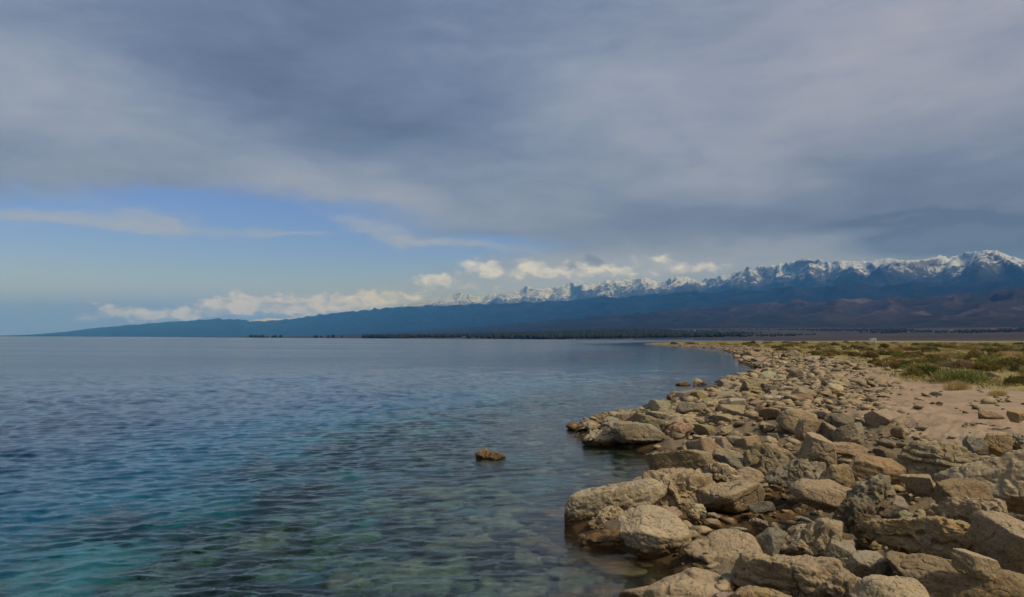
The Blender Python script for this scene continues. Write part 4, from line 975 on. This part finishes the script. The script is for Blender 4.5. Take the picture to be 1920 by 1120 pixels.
# ---------------------------------------------------------------- hut, village, far trees
def plain(name, base, var=0.15, rough=.8, scale=3.0):
    m, nt, out = material(name); P = wpos(nt)
    n = noise(nt, P, scale, 4, .6)
    c = ramp(nt, n, [(.3, tuple(b * (1 - var) for b in base)), (.7, tuple(b * (1 + var) for b in base))])
    principled(nt, out, c, rough, spec=.2); return m
def box(x0, x1, y0, y1, z0, z1):
    V = [(x, y, z) for z in (z0, z1) for y in (y0, y1) for x in (x0, x1)]
    return V, [(0, 2, 3, 1), (4, 5, 7, 6), (0, 1, 5, 4), (1, 3, 7, 5), (3, 2, 6, 7), (2, 0, 4, 6)]
def gable(w, d, z, h, o=.3):
    V = [(-w/2-o, -d/2-o, z), (w/2+o, -d/2-o, z), (w/2+o, d/2+o, z), (-w/2-o, d/2+o, z), (-w/2-o, 0, z+h), (w/2+o, 0, z+h)]
    return V, [(0, 1, 5, 4), (2, 3, 4, 5), (3, 2, 1, 0), (0, 4, 3, 3), (1, 2, 5, 5)]
def quadmesh(name, VF, mat):
    me = bpy.data.meshes.new(name); me.from_pydata(VF[0], [], [tuple(dict.fromkeys(f)) for f in VF[1]]); me.materials.append(mat); return me
WHITE = plain('white_paint', (.72, .73, .74)); GREYM = plain('grey_metal', (.30, .31, .32)); DARKM = plain('dark_opening', (.05, .05, .055))
ROOFS = [plain('slate_sheet_roof', (.30, .33, .37)), plain('rusty_sheet_roof', (.20, .10, .07)), plain('pale_sheet_roof', (.38, .38, .38))]
WALLS = [plain('whitewash', (.50, .49, .47)), plain('mud_brick', (.42, .33, .25)), plain('cream_plaster', (.62, .56, .46))]
def thing(name, loc, rz, label, cat, grp=None):
    e = obj(name, None, loc=loc, label=label, cat=cat, group=grp); e.rotation_euler = (0, 0, rz); return e
def far_point(px, r):
    a, _ = azel(px, 636); return r * math.sin(a), r * math.cos(a)
hx, hy = far_point(1639, 480); hz = gz(hx, hy)
t = thing('hut', (hx, hy, hz), -math.atan2(hx, hy), 'white flat-roofed hut standing alone on the scrub horizon below the brown hills', 'hut')
obj('wall', quadmesh('wall', box(-1.2, 1.2, -1.1, 1.1, -.3, 3.0), WHITE), t)
obj('roof', quadmesh('roof', box(-1.35, 1.35, -1.25, 1.25, 3.0, 3.15), GREYM), t)
obj('door', quadmesh('door', box(-.35, .35, -1.13, -1.103, 0, 1.9), GREYM), t)
bx_, by_ = far_point(1632.5, 480); bz = gz(bx_, by_)
t = thing('booth', (bx_, by_, bz), -math.atan2(bx_, by_), 'narrow white booth just beside the white hut, lake side', 'booth')
obj('wall', quadmesh('wall', box(-.5, .5, -.5, .5, -.3, 2.8), WHITE), t)
obj('roof', quadmesh('roof', box(-.58, .58, -.58, .58, 2.8, 2.9), GREYM), t)
def house_proto(i):
    w, d, h = [(11, 8, 3.4), (14, 8, 3.2), (9, 8, 3.8)][i]
    return [('wall', quadmesh('wall', box(-w/2, w/2, -d/2, d/2, -2, h), WALLS[i])), ('roof', quadmesh('roof', gable(w, d, h + .01, 2.6), ROOFS[i])),
            ('door', quadmesh('door', box(-.6, .6, -d/2 - .08, -d/2 - .01, 0, 2.1), DARKM)), ('window', quadmesh('window', box(-w/2 + 1, -w/2 + 2.4, -d/2 - .08, -d/2 - .01, 1, 2.2), DARKM)),
            ('window', quadmesh('window', box(w/2 - 2.4, w/2 - 1, -d/2 - .08, -d/2 - .01, 1, 2.2), DARKM))]
HP = [house_proto(i) for i in range(3)]
q = np.random.default_rng(12)
spots = [(x, r, 'v') for x, r in zip(np.linspace(1085, 1330, 24) + q.normal(size=24) * 6, q.uniform(2650, 3500, 24))]
spots += [(703, 3150, 'w'), (711, 3170, 'w')] + [(x, r, 'e') for x, r in [(1785, 2950), (1846, 3000), (1862, 3100), (1900, 3050)]]
for i, (px, r, zone) in enumerate(spots):
    x, y = far_point(px, r); k = int(q.integers(3))
    lab, grp = {'v': ('pale house in the distant village among dark trees by the far shore', 'houses of the distant village'),
                'w': ('white shed far along the opposite shore, apart from the village', 'white sheds on the opposite shore'),
                'e': ('pale farm house at the foot of the brown hills behind the scrub', 'farm houses below the brown hills')}[zone]
    k = 0 if zone == 'w' else 1 if zone == 'e' else k
    t = thing('house', (x, y, gz(x, y)), float(q.uniform(-.6, .6)) - math.atan2(x, y), lab, 'house', grp)
    for nm, me in HP[k]: obj(nm, me, t)

def treeline(n):
    q = np.random.default_rng(4)
    V0, F0 = ICO[2]
    V0 = V0 * (1 + .25 * perlin(V0 * 2.5, 3))[:, None]
    Vs, Fs, Ts, off = [], [], [], 0
    px = np.concatenate([q.normal(1150, 130, n // 2), q.uniform(470, 1350, n // 4), q.uniform(1330, 1700, n // 5), q.uniform(1650, 1990, n // 7)])
    sd = np.concatenate([q.uniform(60, 1500, n // 2), q.uniform(5, 350, n // 4), q.uniform(-200, 1700, n // 5), q.uniform(-200, 1300, n // 7)])
    for a, dd in zip(px, sd):
        if not 440 < a < 2000: continue
        r = 2250 + dd if a > 1000 else 2250 + dd + (1000 - a) * 1.6 + max(0, 560 - a) * 9
        x, y = far_point(a, r)
        if fbm(np.array([[x, y]]) / 420.0, 2, seed=5)[0] < (-.12 if a < 1330 else .08): continue
        Vs.append((x, y)); 
    P = np.array(Vs); d = sdist(P); P = P[d > 8]; Z = ground_z(P, d[d > 8])
    out = []
    for (x, y), z in zip(P, Z):
        h = q.uniform(7, 16) if x < 700 else q.uniform(3, 7); w = h * q.uniform(.3, .7)
        v = V0 * np.array([w, w, h * .5]) * q.uniform(.9, 1.1) + np.array([x, y, z + h * .45])
        out.append(v); Fs.append(F0 + off); off += len(v)
    obj('far_wood', mesh_from('far_wood', np.vstack(out), np.vstack(Fs), plain('far_foliage', (.014, .022, .012), .4, .9, .05), True), kind='stuff', label='dark belt of trees around the distant village on the far shore')
treeline(11000)
